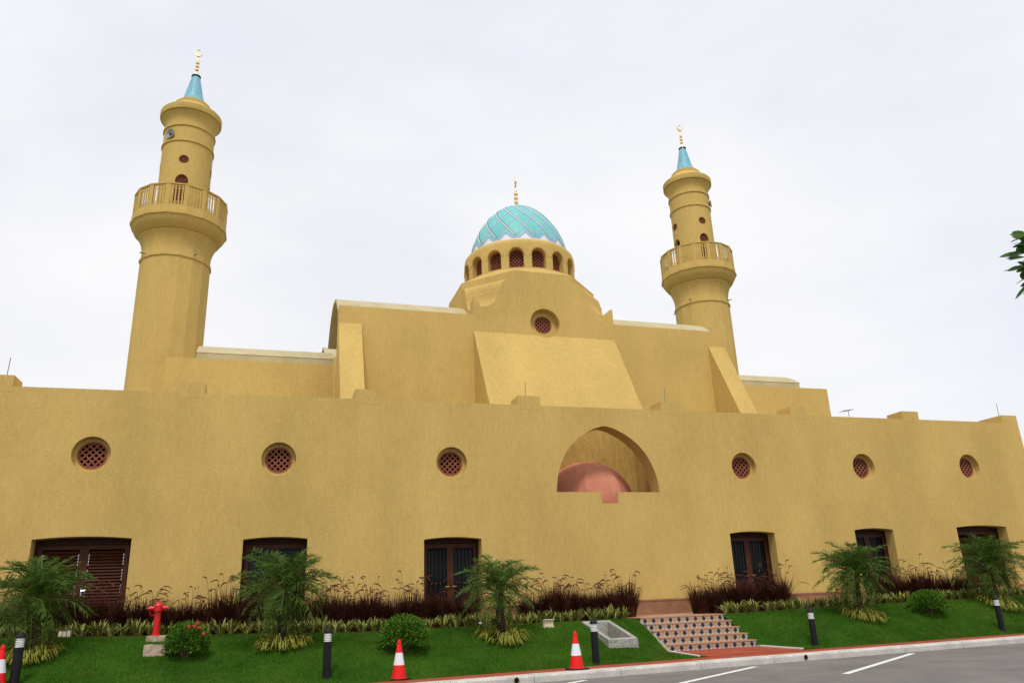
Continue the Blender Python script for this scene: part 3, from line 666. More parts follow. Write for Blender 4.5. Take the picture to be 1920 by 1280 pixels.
# =================================================================== MINARETS
YM = 42.8
def make_minaret():
    root = empty('minaret', (-5.585, YM, .6), 'taller-looking yellow minaret left of the hall, behind the low wing', 'minaret', 'twin minarets')
    c = (0, 0, -.6)
    def P(nm, mb, mt, **k): return part(nm, mb, mt, root, world=False, **k)
    P('lower_shaft', MB().lathe([(1.80, .6), (1.80, 19.72)], 16, c=c, ph=PI / 16), STUC)
    P('band', MB().lathe([(1.79, 19.70), (1.86, 19.72), (1.86, 19.86), (1.79, 19.90)], 16, c=c, ph=PI / 16), STUC)
    P('corbel', MB().lathe([(1.79, 19.88), (1.77, 20.2), (1.79, 20.45), (1.86, 20.75), (1.98, 21.05), (2.03, 21.12), (2.03, 21.19), (1.97, 21.2), (2.12, 21.3), (2.30, 21.48), (2.42, 21.68), (2.47, 21.86)], 16, c=c, ph=PI / 16), STUC, smooth=True, angle=20)
    P('balcony', MB().lathe([(2.46, 21.86), (2.53, 21.87), (2.53, 22.02), (2.49, 22.04), (2.47, 22.40), (1.2, 22.41)], 16, c=c, ph=PI / 16), STUC)
    sh = MB(); sh.lathe([(1.37, 22.3), (1.37, 28.2), (1.15, 28.2), (1.15, 22.3)], 64, c=c, cap=False)
    n = 64; sh.f += [(3 * n + k, 3 * n + (k + 1) % n, (k + 1) % n, k) for k in range(n)]; sh.m += [0] * n
    cut = MB(); ck = [(-.34, 22.42), (.34, 22.42), (.34, 24.02), (.28, 24.10)] + [(.34 * math.cos(a), 24.42 + .42 * math.sin(a)) for a in np.linspace(-.5, PI + .5, 18)] + [(-.28, 24.10), (-.34, 24.02)]
    for k in range(4):
        ph = k * PI / 2
        cut.prism(ck, [], .9, 1.7, lambda u, v, d: rad(u, v - .6, d, ph, 0, 0)); cut.prism(circle(0, 25.80, .27, 24), [], .9, 1.7, lambda u, v, d: rad(u, v - .6, d, ph, 0, 0))
    sme = boolean(mesh('upper_shaft', sh, STUC), mesh('cut', cut, STUC))
    sme.polygons.foreach_set('use_smooth', [True] * len(sme.polygons)); sme.set_sharp_from_angle(angle=math.radians(30))
    o = bpy.data.objects.new('upper_shaft', sme); link(o, root); us = o
    ins = lambda x, z: abs(x) < .33 and -1.02 < z and (z < .62 or (x / .34) ** 2 + ((z - .98) / .42) ** 2 < 1)
    lat = mesh('window_lattice', lattice_mb(bounds=1.5, sp=.125, wd=.034, inside=lambda x, z: ins(x, z)), TERR)
    lat2 = mesh('round_lattice', lattice_mb(bounds=.3, sp=.12, wd=.034, inside=lambda x, z: x * x + z * z < .06), TERR)
    ring = mesh('round_frame', MB().prism(circle(0, 0, .27, 24), [circle(0, 0, .225, 24)], -.03, .03, XZ), TERR)
    for k in range(4):
        ph = k * PI / 2
        if True:
            o = bpy.data.objects.new('window_lattice', lat); link(o, root); o.location = rad(0, 23.44 - .6, 1.27, ph, 0, 0); o.rotation_euler.z = ph
        o = bpy.data.objects.new('round_lattice', lat2); link(o, root); o.location = rad(0, 25.8 - .6, 1.31, ph, 0, 0); o.rotation_euler.z = ph
        o = bpy.data.objects.new('round_frame', ring); link(o, root); o.location = rad(0, 25.8 - .6, 1.33, ph, 0, 0); o.rotation_euler.z = ph
    P('dark_core', MB().lathe([(1.0, 22.4), (1.0, 28.2)], 24, c=c), VOID)
    for z in (26.98, 28.0): P('ring_band', MB().lathe([(1.36, z), (1.43, z + .01), (1.43, z + .12), (1.36, z + .14)], 64, c=c, cap=False), STUC, smooth=True, angle=30)
    P('flared_cap', MB().lathe([(1.37, 28.15), (1.36, 28.3), (1.39, 28.5), (1.47, 28.72), (1.58, 28.88), (1.63, 28.94), (1.58, 28.97), (1.67, 28.99), (1.69, 29.04), (1.69, 29.36), (1.64, 29.42), (1.45, 29.52), (1.15, 29.80), (1.02, 29.92), (1.02, 30.10), (.92, 30.13), (.86, 30.16), (.86, 30.27), (.76, 30.30), (.70, 30.36)], 64, c=c), STUC, smooth=True, angle=35)
    sp = [(.68, 30.36), (.62, 30.45), (.54, 30.75), (.45, 31.15), (.36, 31.6), (.28, 32.0), (.22, 32.25)]
    spire = P('spire', MB().lathe(sp, 40, c=c), SPIRE, smooth=True, angle=50)
    def sr(z): return float(np.interp(z, [q[1] for q in sp], [q[0] for q in sp]))
    ll = MB()
    for s in (-1, 1):
        for k in range(8):
            pts = []
            for z in np.linspace(30.5, 32.2, 14):
                a = 2 * PI * k / 8 + s * (z - 30.5) * .75; pts.append(((sr(z) + .002) * math.cos(a), (sr(z) + .002) * math.sin(a), z - .6))
            ll.tube(pts, .011, 4)
    o = part('lattice_lines', ll, LILAC, spire, world=False)
    P('collar', MB().lathe([(.20, 32.24), (.27, 32.26), (.27, 32.33), (.2, 32.36)], 24, c=c), BLACKP)
    WL[root.name] = Vector((0, 0, 0)); finial(root, 0, 0, 32.36 - .6, 1.95, math.radians(-8)); WL[root.name] = Vector((-5.585, YM, .6))
    # railing: 16 identical panels
    L = 2 * 2.40 * math.sin(PI / 16); ap = 2.40 * math.cos(PI / 16); pm = MB(); zb, zt = 22.42 - .6, 23.62 - .6
    pm.box(-L / 2 - .01, -L / 2 + .12, -.05, .05, zb, zt); pm.box(L / 2 - .12, L / 2 + .01, -.045, .045, zb, zt)
    pm.box(-L / 2 - .02, L / 2 + .02, -.065, .065, zt, zt + .075)
    for z in (zb + .04, zb + .16, zt - .25, zt - .10): pm.box(-L / 2 + .12, L / 2 - .12, -.022, .022, z, z + .035)
    for k in range(4):
        x = -L / 2 + .12 + (L - .24) * (k + .5) / 4; pm.box(x - .035, x + .035, -.026, .026, zb, zt)
    pme = mesh('railing_panel', pm, STUC)
    for k in range(16):
        ph = 2 * PI * k / 16; o = bpy.data.objects.new('railing_panel', pme); link(o, root); o.location = (ap * math.sin(ph), -ap * math.cos(ph), 0); o.rotation_euler.z = ph
    for k in range(4):
        ph = PI / 4 + k * PI / 2 - .15; s = MB(); s.tube([rad(0, 19.35, 1.7, ph, 0, 0), rad(0, 19.33, 2.08, ph, 0, 0)], .035, 6); P('spout', s, GREYM)
    return root
minL = make_minaret()
minR = copy_tree(minL); minR.location.x = 27.44; WL[minR.name] = Vector((27.44, YM, .6))
for ch in list(minR.children):
    if ch.name.startswith('window_lattice') and ch.location.x < -1: bpy.data.objects.remove(ch)
minL['label'] = 'yellow minaret with balcony and blue spire left of the prayer hall'; minR['label'] = 'yellow minaret with balcony and blue spire right of the dome'
def loudspeaker(mx, az, lab):
    z = 27.45; M_ = Matrix.Translation((mx, YM, z)) @ Matrix.Rotation(az, 4, 'Z') @ Matrix.Rotation(PI / 2, 4, 'X')
    o = empty('loudspeaker', (mx + 1.4 * math.sin(az), YM - 1.4 * math.cos(az), z), lab, 'loudspeaker', 'minaret loudspeakers')
    part('horn', MB().lathe([(.05, 1.30), (.12, 1.38), (.22, 1.43), (.29, 1.475), (.30, 1.49), (.28, 1.48), (.14, 1.43), (.05, 1.40)], 28, M=M_), GREYM, o, smooth=True)
    part('driver', MB().lathe([(.06, 1.38), (.06, 1.45)], 16, M=M_), BOLB, o)
loudspeaker(-5.585, math.radians(-38), 'grey round horn loudspeaker high on the left minaret'); loudspeaker(27.44, math.radians(50), 'grey round horn loudspeaker high on the right minaret')
# lightning rods and TV antenna
for x, h, lab in ((-7.28, .62, 'thin lightning rod on the merlon at the far left'), (8.27, .62, 'thin lightning rod on the merlon before the central sloped buttress'), (13.62, .62, 'thin lightning rod on the merlon right of the central buttress'), (29.35, .6, 'thin lightning rod on the corner merlon at the right end')):
    r = empty('lightning_rod', (x, D + .4, ZT + .32), lab, 'lightning rod', 'lightning rods')
    part('rod', MB().tube([(x, D + .4, ZT + .34), (x + .02, D + .4, ZT + .32 + h)], .012, 6), GREYM, r); part('base', MB().lathe([(.04, 0), (.04, .03)], 10, c=(x, D + .4, ZT + .318)), GREYM, r)
ax, ay = 23.95, 27.0
an_ = empty('tv_antenna', (ax, ay, 7.2), 'thin metal television antenna on the roof at the right', 'antenna')
part('mast', MB().tube([(ax, ay, 7.2), (ax, ay, 8.92)], .02), GREYM, an_)
m = MB(); m.tube([(ax - .55, ay, 8.86), (ax + .3, ay - .1, 8.95)], .011)
for k in range(7):
    x = ax - .5 + k * .12; m.tube([(x, ay - .3, 8.87 + k * .012), (x, ay + .3, 8.87 + k * .012)], .006, 4)
part('boom', m, GREYM, an_)
m = MB(); m.tube([(ax - .3, ay, 8.5), (ax + .3, ay, 8.55)], .01); 
for q in (-.3, .3): m.tube([(ax + q, ay - .05, 8.4), (ax + q, ay, 8.66)], .008, 4)
for q in (-.2, 0, .2): m.tube([(ax + q, ay - .15, 8.42), (ax + q, ay + .15, 8.62)], .007, 4)
part('reflector', m, IRON, an_); an_.scale = (.68, .68, .97)

# =================================================================== STAIRS AND PATH
SY, RUN, RISE, N5 = 19.75, .37, .166, 5
st = empty('entrance_stairs', ((SX0 + SX1) / 2, SY, .15), 'five-step stair with diamond tiled risers leading up to the yellow wall', 'stairs')
ZL = .16 + N5 * RISE
tw = .095
def diamond(sz): 
    m = MB(); m.prism([(-sz, 0), (0, -sz), (sz, 0), (0, sz)], [], -.006, .006, XZ); return m
ME_B = mesh('black_tile', diamond(.069), TBLK); ME_O = mesh('sand_tile', diamond(.064), TORG)
for i in range(N5):
    y = SY + i * RUN; z0_, z1_ = .16 + i * RISE, .16 + (i + 1) * RISE
    yb_ = y + RUN if i < N5 - 1 else 23.2
    sp_ = part('step', MB().box(SX0, SX1, y, y + RUN + .3 if i < N5 - 1 else 21.6, .05, z1_ - .028), TGREY, st)
    part('tread', MB().box(SX0 - .02, SX1 + .02, y - .025, y + RUN - .003 if i < N5 - 1 else 23.19, z1_ - .027, z1_), TREAD, st)
    n = 10; p_ = (SX1 - SX0) / n
    for k in range(n):
        inst('black_tile', ME_B, st, (SX0 + (k + .5) * p_, y - .004, (z0_ + z1_) / 2 - .014)); 
        if k < n - 1: inst('sand_tile', ME_O, st, (SX0 + (k + 1) * p_, y - .003, (z0_ + z1_) / 2 - .014))
# sloped cheek walls
for x0, x1 in ((SX0 - .14, SX0 - .021),):
    m = MB(); m.prism([(SY - .3, .1), (SY - .3, .17), (SY + N5 * RUN - .25, ZL - .06), (23.1, ZL - .02), (23.1, .1)], [], x0, x1, YZ); part('cheek', m, CONC, st)
pa = struct('red_path', MB().add([(SX0 - .05, KX(SX0) + 1.1, .152), (SX1 + .1, KX(SX1) + 1.1, .152), (SX1, SY, .156), (SX0, SY, .156)], [(0, 1, 2, 3)]), REDP, recalc=False)
for s, xx in ((-1, SX0), (1, SX1)):
    a = (xx + s * .08 - (.2 if s < 0 else 0), KX(xx) + 1.18); b = (xx + s * .02, SY - .02)
    m = MB(); m.add([(a[0] - .04, a[1], .1), (a[0] + .04, a[1], .1), (b[0] + .04, b[1], .1), (b[0] - .04, b[1], .1), (a[0] - .04, a[1], .185), (a[0] + .04, a[1], .185), (b[0] + .04, b[1], .19), (b[0] - .04, b[1], .19)],
                    [(0, 3, 2, 1), (4, 5, 6, 7), (0, 1, 5, 4), (1, 2, 6, 5), (2, 3, 7, 6), (3, 0, 4, 7)])
    part('path_edging', m, WHITE, pa)

# =================================================================== STREET THINGS
def cone(px, py, lab, X=None, Y=None):
    p = onZ(px, py, .15) if X is None else (X, Y, .15)
    o = empty('traffic_cone', (p[0], p[1], .15), lab, 'traffic cone', 'traffic cones along the kerb'); o.scale = (.9, .9, .87)
    P = lambda nm, mb, mt, **k: part(nm, mb, mt, o, world=False, **k)
    b = MB(); b.prism([(-.24, -.19), (-.19, -.24), (.19, -.24), (.24, -.19), (.24, .19), (.19, .24), (-.19, .24), (-.24, .19)], [], 0, .03, lambda u, v, d: (u, v, d)); P('base', b, RUBB)
    bd = P('body', MB().lathe([(.185, .03), (.178, .055), (.165, .06), (.036, .86), (.03, .88), (.018, .885)], 32), CONER, smooth=True, angle=50)
    P('reflective_band', MB().lathe([(.1275, .32), (.1275 - .047, .32 + .27)], 32, cap=False), CONEW, smooth=True)
    P('collar', MB().lathe([(.052, .80), (.052, .815), (.045, .82)], 24, cap=False), CONER, smooth=True)
cone(748, 1273, 'red traffic cone with white band in front of the middle rounded shrub'); cone(1082, 1254, 'red traffic cone with white band beside the speckled concrete trough')
c0 = lawn_hit(-7, 1292); cone(0, 0, 'red traffic cone cut off by the left picture edge', X=c0.x, Y=c0.y)
bpy.data.objects['traffic_cone.002'].location.z = c0.z
def make_bollard():
    o = empty('bollard_light', (0, 0, 0), 'x', 'bollard light', 'bollard lights along the kerb')
    P = lambda nm, mb, mt, **k: part(nm, mb, mt, o, world=False, **k)
    P('post', MB().lathe([(.11, -.12), (.11, .0), (.09, .012), (.09, .78), (.085, .785)], 28), BOLB, smooth=True)
    P('lens', MB().lathe([(.062, .78), (.062, .98)], 24), BOLL, smooth=True, angle=60)
    for k in range(5): P('louvre', MB().lathe([(.064, .80 + k * .038), (.088, .788 + k * .038), (.088, .796 + k * .038), (.064, .812 + k * .038)], 28, cap=False), WHITE, smooth=True)
    P('cap', MB().lathe([(.094, .975), (.094, 1.0), (.085, 1.04), (.06, 1.075), (.025, 1.092), (.004, 1.095)], 28), BOLB, smooth=True)
    o.scale = (.9, .9, .86); return o
bl = make_bollard()
bspots = [((25, 1286), 'black bollard light with louvred white head beside the leftmost palm'), ((612, 1269), 'black bollard light between the second palm and the middle shrub'), ((1118, 1243), 'black bollard light standing in front of the concrete trough'), ((1529, 1211), 'black bollard light on the lawn right of the stairs'), ((1880, 1181), 'black bollard light near the right picture edge')]
for i, ((px, py), lab) in enumerate(bspots):
    o = bl if i == 0 else copy_tree(bl); p = lawn_hit(px, py)
    o.location = p; o['label'] = lab
# fire hydrant on its block
p = lawn_hit(291, 1199); hz = p.z
sb = empty('hydrant_plinth', (p.x + .03, p.y, hz - .1), 'low pale stone slab under the red hydrant', 'stone block')
part('block', MB().box(p.x - .17, p.x + .24, p.y - .16, p.y + .16, hz - .2, hz + .09), MARB, sb)
hy = empty('fire_hydrant', (p.x, p.y, hz + .09), 'red two-outlet pillar fire hydrant on a stone slab', 'fire hydrant')
P_ = lambda nm, mb, mt, **k: part(nm, mb, mt, hy, world=False, **k)
P_('barrel', MB().lathe([(.10, 0), (.10, .025), (.075, .035), (.070, .50), (.098, .52), (.10, .63), (.09, .64)], 28), REDM, smooth=True, angle=35)
P_('bonnet', MB().lathe([(.095, .64), (.085, .67), (.05, .71), (.022, .72), (.022, .74), (.004, .742)], 24), REDM, smooth=True, angle=40)
for s in (-1, 1):
    M_ = Matrix.Translation((0, 0, .585)) @ Matrix.Rotation(s * math.radians(92), 4, 'Y')
    P_('outlet', MB().lathe([(.045, .06), (.045, .13), (.058, .135), (.058, .17), (.043, .175), (.043, .20), (.02, .205), (.02, .225)], 20, M=M_), REDM, smooth=True, angle=35)
M_ = Matrix.Translation((0, .02, .56)) @ Matrix.Rotation(math.radians(90), 4, 'X'); P_('front_outlet', MB().lathe([(.038, .09), (.038, .125), (.048, .13), (.048, .15)], 18, M=M_), REDM, smooth=True, angle=35)
P_('chain', MB().tube([(-.16, 0, .54), (-.16, 0, .46), (-.12, 0, .42), (-.07, 0, .46)], .010, 6), REDM)
p = lawn_hit(289, 1229)
mb_ = empty('stone_block', (p.x, p.y, p.z - .05), 'pale stained stone block in front of the red hydrant', 'stone block')
part('block', MB().box(p.x - .22, p.x + .20, p.y - .02, p.y + .32, p.z - .25, p.z + .22), MARB, mb_)
part('cover_plate', MB().box(p.x - .05, p.x + .13, p.y + .08, p.y + .26, p.z + .218, p.z + .232), IRON, mb_)
# speckled concrete trough
tr = empty('concrete_trough', (8.5, 19.5, .4), 'open speckled concrete trough set into the lawn beside the stairs', 'trough')
x0, x1, ya, yb_ = 8.14, 8.93, 18.55, 20.2
zf, zk = .60, 1.0
m = MB()
o4 = [(x0, ya), (x1, ya), (x1, yb_), (x0, yb_)]; i4 = [(x0 + .11, ya + .11), (x1 - .11, ya + .11), (x1 - .11, yb_ - .11), (x0 + .11, yb_ - .11)]
zt_ = lambda y: zf + (zk - zf) * (y - ya) / (yb_ - ya)
m.add([(x, y, .1) for x, y in o4] + [(x, y, zt_(y)) for x, y in o4] + [(x, y, zt_(y)) for x, y in i4] + [(x, y, .3) for x, y in i4],
      [(0, 3, 2, 1)] + [(k, (k + 1) % 4, 4 + (k + 1) % 4, 4 + k) for k in range(4)] + [(4 + k, 4 + (k + 1) % 4, 8 + (k + 1) % 4, 8 + k) for k in range(4)] + [(8 + k, 8 + (k + 1) % 4, 12 + (k + 1) % 4, 12 + k) for k in range(4)] + [(12, 13, 14, 15)])
part('basin', m, TROU, tr)
# small ground lights
p = lawn_hit(1028, 1175); sp_ = empty('garden_spotlight', p, 'small cream garden spotlight on the lawn crest by the palm', 'spotlight')
part('housing', MB().box(-.12, .12, -.07, .07, .03, .17), CREAM, sp_, world=False); part('base', MB().box(-.15, .13, -.09, .09, -.05, .028), CREAM, sp_, world=False); part('visor', MB().box(-.13, .13, -.12, .05, .172, .19), CREAM, sp_, world=False)
p = lawn_hit(121, 1195); sp_ = empty('vent_grille', p, 'small grey louvred ground light beside the leftmost palm', 'ground light')
part('housing', MB().box(-.14, .14, -.05, .08, -.05, .16), GREYM, sp_, world=False)
for k in range(3): part('louvre', MB().box(-.12 + k * .085, -.055 + k * .085, -.06, -.052, .0, .14), CREAM, sp_, world=False)

# =================================================================== PLANTS
def ribbon(mb, pts, widths, side, mis=None):
    """strip of quads along pts; mis=(edge,centre) splits the width into three material strips"""
    n = len(pts); cols = [-1, 1] if mis is None else [-1, -.55, .55, 1]; k = len(cols)
    vs = [Vector(p) + Vector(side) * (w * c) for p, w in zip(pts, widths) for c in cols]
    o = len(mb.v); mb.v += [tuple(v) for v in vs]
    for i in range(n - 1):
        for j in range(k - 1):
            mb.f.append((o + i * k + j, o + i * k + j + 1, o + (i + 1) * k + j + 1, o + (i + 1) * k + j)); mb.m.append(0 if mis is None else mis[0 if j != 1 else 1])
def make_frond(seed, L):
    r = random.Random(seed); mb = MB(); n = 24; arch = r.uniform(.55, .8)
    rach = [Vector((L * (q / n - .14 * (q / n) ** 2), 0, L * (.34 * q / n - arch * (q / n) ** 2.2))) for q in range(n + 1)]
    mb.mi = 1; mb.tube(rach[::3] + [rach[-1]], [.013 * (1 - i / 11) + .002 for i in range(len(rach[::3]) + 1)], 4); mb.mi = 0
    for i in range(4, n + 1):
        s = i / n; t = (rach[min(i + 1, n)] - rach[i - 1]).normalized()
        for sg in (-1, 1):
            for rep in range(2):
                p = rach[i] + t * r.uniform(-.022, .022)
                ll = L * .27 * math.sin(PI * (.16 + .74 * s)) ** .7 * r.uniform(.75, 1.15)
                rank = r.choice((-.25, .15, .55, .9)) + r.gauss(0, .12)
                d = (t * r.uniform(.35, .75) + Vector((0, sg, 0)) * (1.0 - .3 * s) + Vector((0, 0, rank))).normalized(); dr = r.uniform(.10, .42)
                pts = [p, p + d * ll * .5 + Vector((0, 0, -.06 * ll)), p + d * ll * .95 + Vector((0, 0, -dr * ll))]
                sv = (d.cross(Vector((0, 0, 1))).normalized() * .7 + Vector((r.gauss(0, .3), r.gauss(0, .3), .4))).normalized()
                ribbon(mb, pts, [.006, .0092, .0015], sv)
    return mesh('frond', mb, [PALM, PALMD], recalc=False)
FR = [make_frond(i, 1.22) for i in range(6)]
def make_palm(px, py, lab, ht, sc, nf, seed, base=None, droop=1.0):
    r = random.Random(seed); p = lawn_hit(px, py) if base is None else Vector(base)
    o = empty('palm', p, lab, 'palm', 'pygmy palms on the lawn'); o.rotation_euler = (r.uniform(-.07, .07), r.uniform(-.07, .07), r.uniform(0, 6))
    prof = [(.11, -.1)]; z = 0
    while z < ht: prof += [(.085 + r.uniform(0, .02), z), (.10 + r.uniform(0, .03), z + .04)]; z += .06
    prof += [(.13, ht), (.10, ht + .12), (.03, ht + .2)]
    part('trunk', MB().lathe(prof, 12), TRUNK, o, world=False)
    for k in range(nf):
        f = k / nf; az = k * 2.39996 + r.uniform(-.25, .25); el = math.radians(97 - 160 * f ** 1.12 * droop + r.uniform(-12, 12)); s = sc * (.72 + .32 * math.sin(PI * min(1, f * 1.1 + .15))) * r.uniform(.88, 1.08)
        q = bpy.data.objects.new('frond', FR[r.randrange(6)]); link(q, o); q.location = (.05 * math.cos(az), .05 * math.sin(az), ht + .12 - .12 * f)
        q.rotation_euler = (r.uniform(-.3, .3), -el * .8, az); q.scale = (s, s, s)
    return o, p
def make_spider(p, lab, seed, rad_=.72):
    r = random.Random(seed); mb = MB()
    for i in range(330):
        az = r.uniform(0, 2 * PI); rr = rad_ * .62 * math.sqrt(r.random()); L = r.uniform(.26, .50) ; b = Vector((rr * math.cos(az), rr * math.sin(az), 0))
        a2 = az + r.uniform(-.7, .7); up = r.uniform(.7, 1.5) * (1.15 - .5 * rr / rad_); pts = []
        zb = lawn_z(p.x + b.x, p.y + b.y) - p.z
        for s in (0, .33, .66, 1): pts.append(b + Vector((math.cos(a2) * L * s * .75, math.sin(a2) * L * s * .75, zb + .02 + up * L * (s * 1.5 - 1.55 * s * s + .12 * s))))
        ribbon(mb, pts, [.008, .013, .011, .001], Vector((-math.sin(a2), math.cos(a2), r.uniform(-.3, .3))), (0, 1))
    o = bpy.data.objects.new('spider_plant', mesh('spider_plant', mb, [SYEL, SGRN], recalc=False)); COL.objects.link(o); o.location = p
    return tag(o, lab, 'plant', 'variegated plants round the palm trunks')
palms = [((58, 1226), 'pygmy palm at the left edge before the wide louvred door', 0.9, 1.0, 50), ((527, 1208), 'drooping pygmy palm before the second door from the left', 1.0, 1.04, 50), ((940, 1193), 'pygmy palm right of the third door with the brown grille', 0.92, .92, 48), ((1612, 1155), 'pygmy palm on the lawn right of the stairs', 1.0, 1.04, 50), ((1868, 1130), 'pygmy palm at the right edge before the louvred door', 0.95, 1.1, 52)]
plabs = ['yellow-green strappy plants ringing the leftmost palm', 'yellow-green strappy plants ringing the second palm from the left', 'yellow-green strappy plants ringing the middle palm', 'yellow-green strappy plants ringing the palm right of the stairs', 'yellow-green strappy plants ringing the rightmost palm']
for i, ((px, py), lab, ht, sc, nf) in enumerate(palms):
    o, p = make_palm(px, py, lab, ht, sc, nf, 20 + i, droop=1.12 if i == 1 else 1.0)
    make_spider(p + Vector((.02, -.12, 0)), plabs[i], 50 + i, .72 if i else .65)
def make_shrub(px, py, lab, wx, wz, n, flowers, seed):
    r = random.Random(seed); p = lawn_hit(px, py) + Vector((0, wx * .35, 0)); p.z = lawn_z(p.x, p.y)
    o = empty('rounded_shrub', p, lab, 'shrub', 'rounded shrubs on the lawn')
    mb = MB()
    for i in range(n):
        u = r.uniform(-.25, 1); az = r.uniform(0, 2 * PI); q = math.sqrt(max(0, 1 - u * u)); k = (r.random() ** .35) * (1 + .06 * math.sin(5 * az) * q + .05 * math.sin(3 * az + 4 * u))
        nrm = Vector((q * math.cos(az), q * math.sin(az), u)); c = Vector((nrm.x * wx * k, nrm.y * wx * .9 * k, wz * (.36 + .64 * u * k) if u > 0 else wz * (.36 + .9 * u * k)))
        d = (nrm + Vector((r.gauss(0, .6), r.gauss(0, .6), r.gauss(.25, .5)))).normalized(); s = d.cross(Vector((r.gauss(0, 1), r.gauss(0, 1), r.gauss(0, 1)))).normalized(); l = r.uniform(.035, .06); w_ = l * .36
        o_ = len(mb.v); mb.v += [tuple(c - d * l * .5), tuple(c + s * w_), tuple(c + d * l * .6), tuple(c - s * w_)]; mb.f.append((o_, o_ + 1, o_ + 2, o_ + 3)); mb.m.append(0)
    part('foliage', mb, LEAFG, o, world=False, recalc=False)
    t = MB()
    for k in range(7):
        a = k * .9; t.tube([(0, 0, -.08), (.3 * wx * math.cos(a), .3 * wx * math.sin(a), wz * .3), (.6 * wx * math.cos(a), .6 * wx * math.sin(a), wz * .5)], [.02, .014, .006], 5)
    part('stem', t, BARK, o, world=False)
    for fx, fy, fz in flowers:
        f = MB()
        for k in range(26):
            d = Vector((r.gauss(0, 1), r.gauss(0, 1), r.gauss(.5, 1))).normalized(); c = Vector((fx * wx, fy * wx, fz * wz)) + d * .045; s = d.cross(Vector((r.random(), r.random(), 1))).normalized() * .016; u_ = d.cross(s)
            f.add([c + s, c + u_, c - s, c - u_], [(0, 1, 2, 3)])
        part('flower', f, FLOW, o, world=False, recalc=False)
make_shrub(345, 1238, 'rounded shrub with small red flowers beside the red hydrant', .47, .74, 4600, [(.55, -.75, .78), (.75, -.6, .62), (.35, -.7, .86), (.5, -.6, .92), (.1, -.8, .82)], 1)
make_shrub(760, 1227, 'rounded dark green shrub behind the middle traffic cone', .58, .80, 6200, [], 2)
make_shrub(1754, 1157, 'rounded bright green shrub between the two rightmost palms', .58, .68, 6200, [], 3)
# purple fountain grass clumps
def make_clump(seed):
    r = random.Random(seed); mb = MB(); pl = MB()
    for i in range(360):
        az = r.uniform(0, 2 * PI); rr = .20 * math.sqrt(r.random()); L = r.uniform(.38, .95) * (1.0 if r.random() < .85 else 1.22); out_ = r.uniform(.02, .62); b = Vector((rr * math.cos(az), rr * math.sin(az), 0)); a2 = az + r.gauss(0, .5)
        pts = [b + Vector((math.cos(a2) * out_ * L * s ** 1.7, math.sin(a2) * out_ * L * s ** 1.7, L * (s - .28 * out_ * s ** 3))) for s in (0, .4, .75, 1)]
        ribbon(mb, pts, [.006, .009, .006, .001], Vector((-math.sin(a2), math.cos(a2), 0)))
    for i in range(5):
        az = r.uniform(0, 2 * PI); L = r.uniform(.85, 1.3); lean = r.uniform(.05, .38); hook = r.uniform(.10, .34); P0 = Vector((.12 * math.cos(az), .12 * math.sin(az), 0)); h = Vector((math.cos(az), math.sin(az), 0))
        st_ = [P0 + h * lean * L * s ** 2 + Vector((0, 0, L * s)) for s in (0, .35, .7, 1)]
        tip = st_[-1]; sp = [tip + h * (hook * (s ** 1.3)) + Vector((0, 0, .11 * s - .20 * (hook / .3) * s ** 2.2)) for s in np.linspace(0, 1, 7)]
        mb.tube(st_, .0035, 3); pl.tube(sp, [.006, .012, .015, .015, .013, .010, .003], 6)
        for k in range(46):
            s = r.random() * 5.9; i0 = int(s); c = sp[i0].lerp(sp[i0 + 1], s - i0); d = Vector((r.gauss(0, 1), r.gauss(0, 1), r.gauss(0, 1))).normalized() + (sp[i0 + 1] - sp[i0]).normalized() * .9; e = c + d * .022; q = Vector((r.gauss(0, 1), r.gauss(0, 1), r.gauss(0, 1))) * .002
            pl.add([c - q, c + q, e], [(0, 1, 2)])
    return mesh('blades', mb, PURP, recalc=False), mesh('plumes', pl, PLUM, recalc=False)
CL = [make_clump(i) for i in range(5)]
def xat(px, Y): return onY(px, 1140, Y)[0]
cr = random.Random(5)
hedges = [((118, 262), .42, 'purple fountain grass before the wide louvred door at the left'), ((262, 462), .40, 'purple fountain grass along the wall between the first and second doors'), ((590, 800), .40, 'purple fountain grass between the second palm and the third door'), ((800, 885), .42, 'purple fountain grass in front of the third door'), ((985, 1180), .40, 'purple fountain grass along the wall left of the stairs'),
          ((1308, 1475), .38, 'purple fountain grass right of the stairs before the fourth door'), ((1660, 1745), .38, 'purple fountain grass between the fifth door and the sixth'), ((1782, 1822), .40, 'purple fountain grass before the louvred door at the right'), ((462, 590), .45, 'purple fountain grass behind the drooping second palm'), ((-60, 100), .45, 'purple fountain grass behind the leftmost palm')]
for (a, b), sp_, lab in hedges:
    Y = 22.6; xa, xb = xat(a, Y), xat(b, Y); n = max(2, int(round((xb - xa) / sp_)) + 1)
    for k in range(n):
        for row in (0, 1):
            X = xa + (xb - xa) * (k + .5 * row) / (n - .5) + cr.uniform(-.08, .08); y = 22.35 + .45 * row + cr.uniform(-.1, .1)
            o = bpy.data.objects.new('fountain_grass_clump', None); COL.objects.link(o); o.location = (X, y, crest(X) - .03); o.rotation_euler.z = cr.uniform(0, 6); s = cr.uniform(.85, 1.12); o.scale = (s, s, s * cr.uniform(.72, 1.2)); o.empty_display_size = .1
            tag(o, lab, 'ornamental grass', lab.replace('purple fountain grass', 'fountain grass clumps'))
            c = CL[cr.randrange(5)]
            for nm, me_ in zip(('blades', 'plumes'), c): tag(link(bpy.data.objects.new(nm, me_), o), kind='stuff')
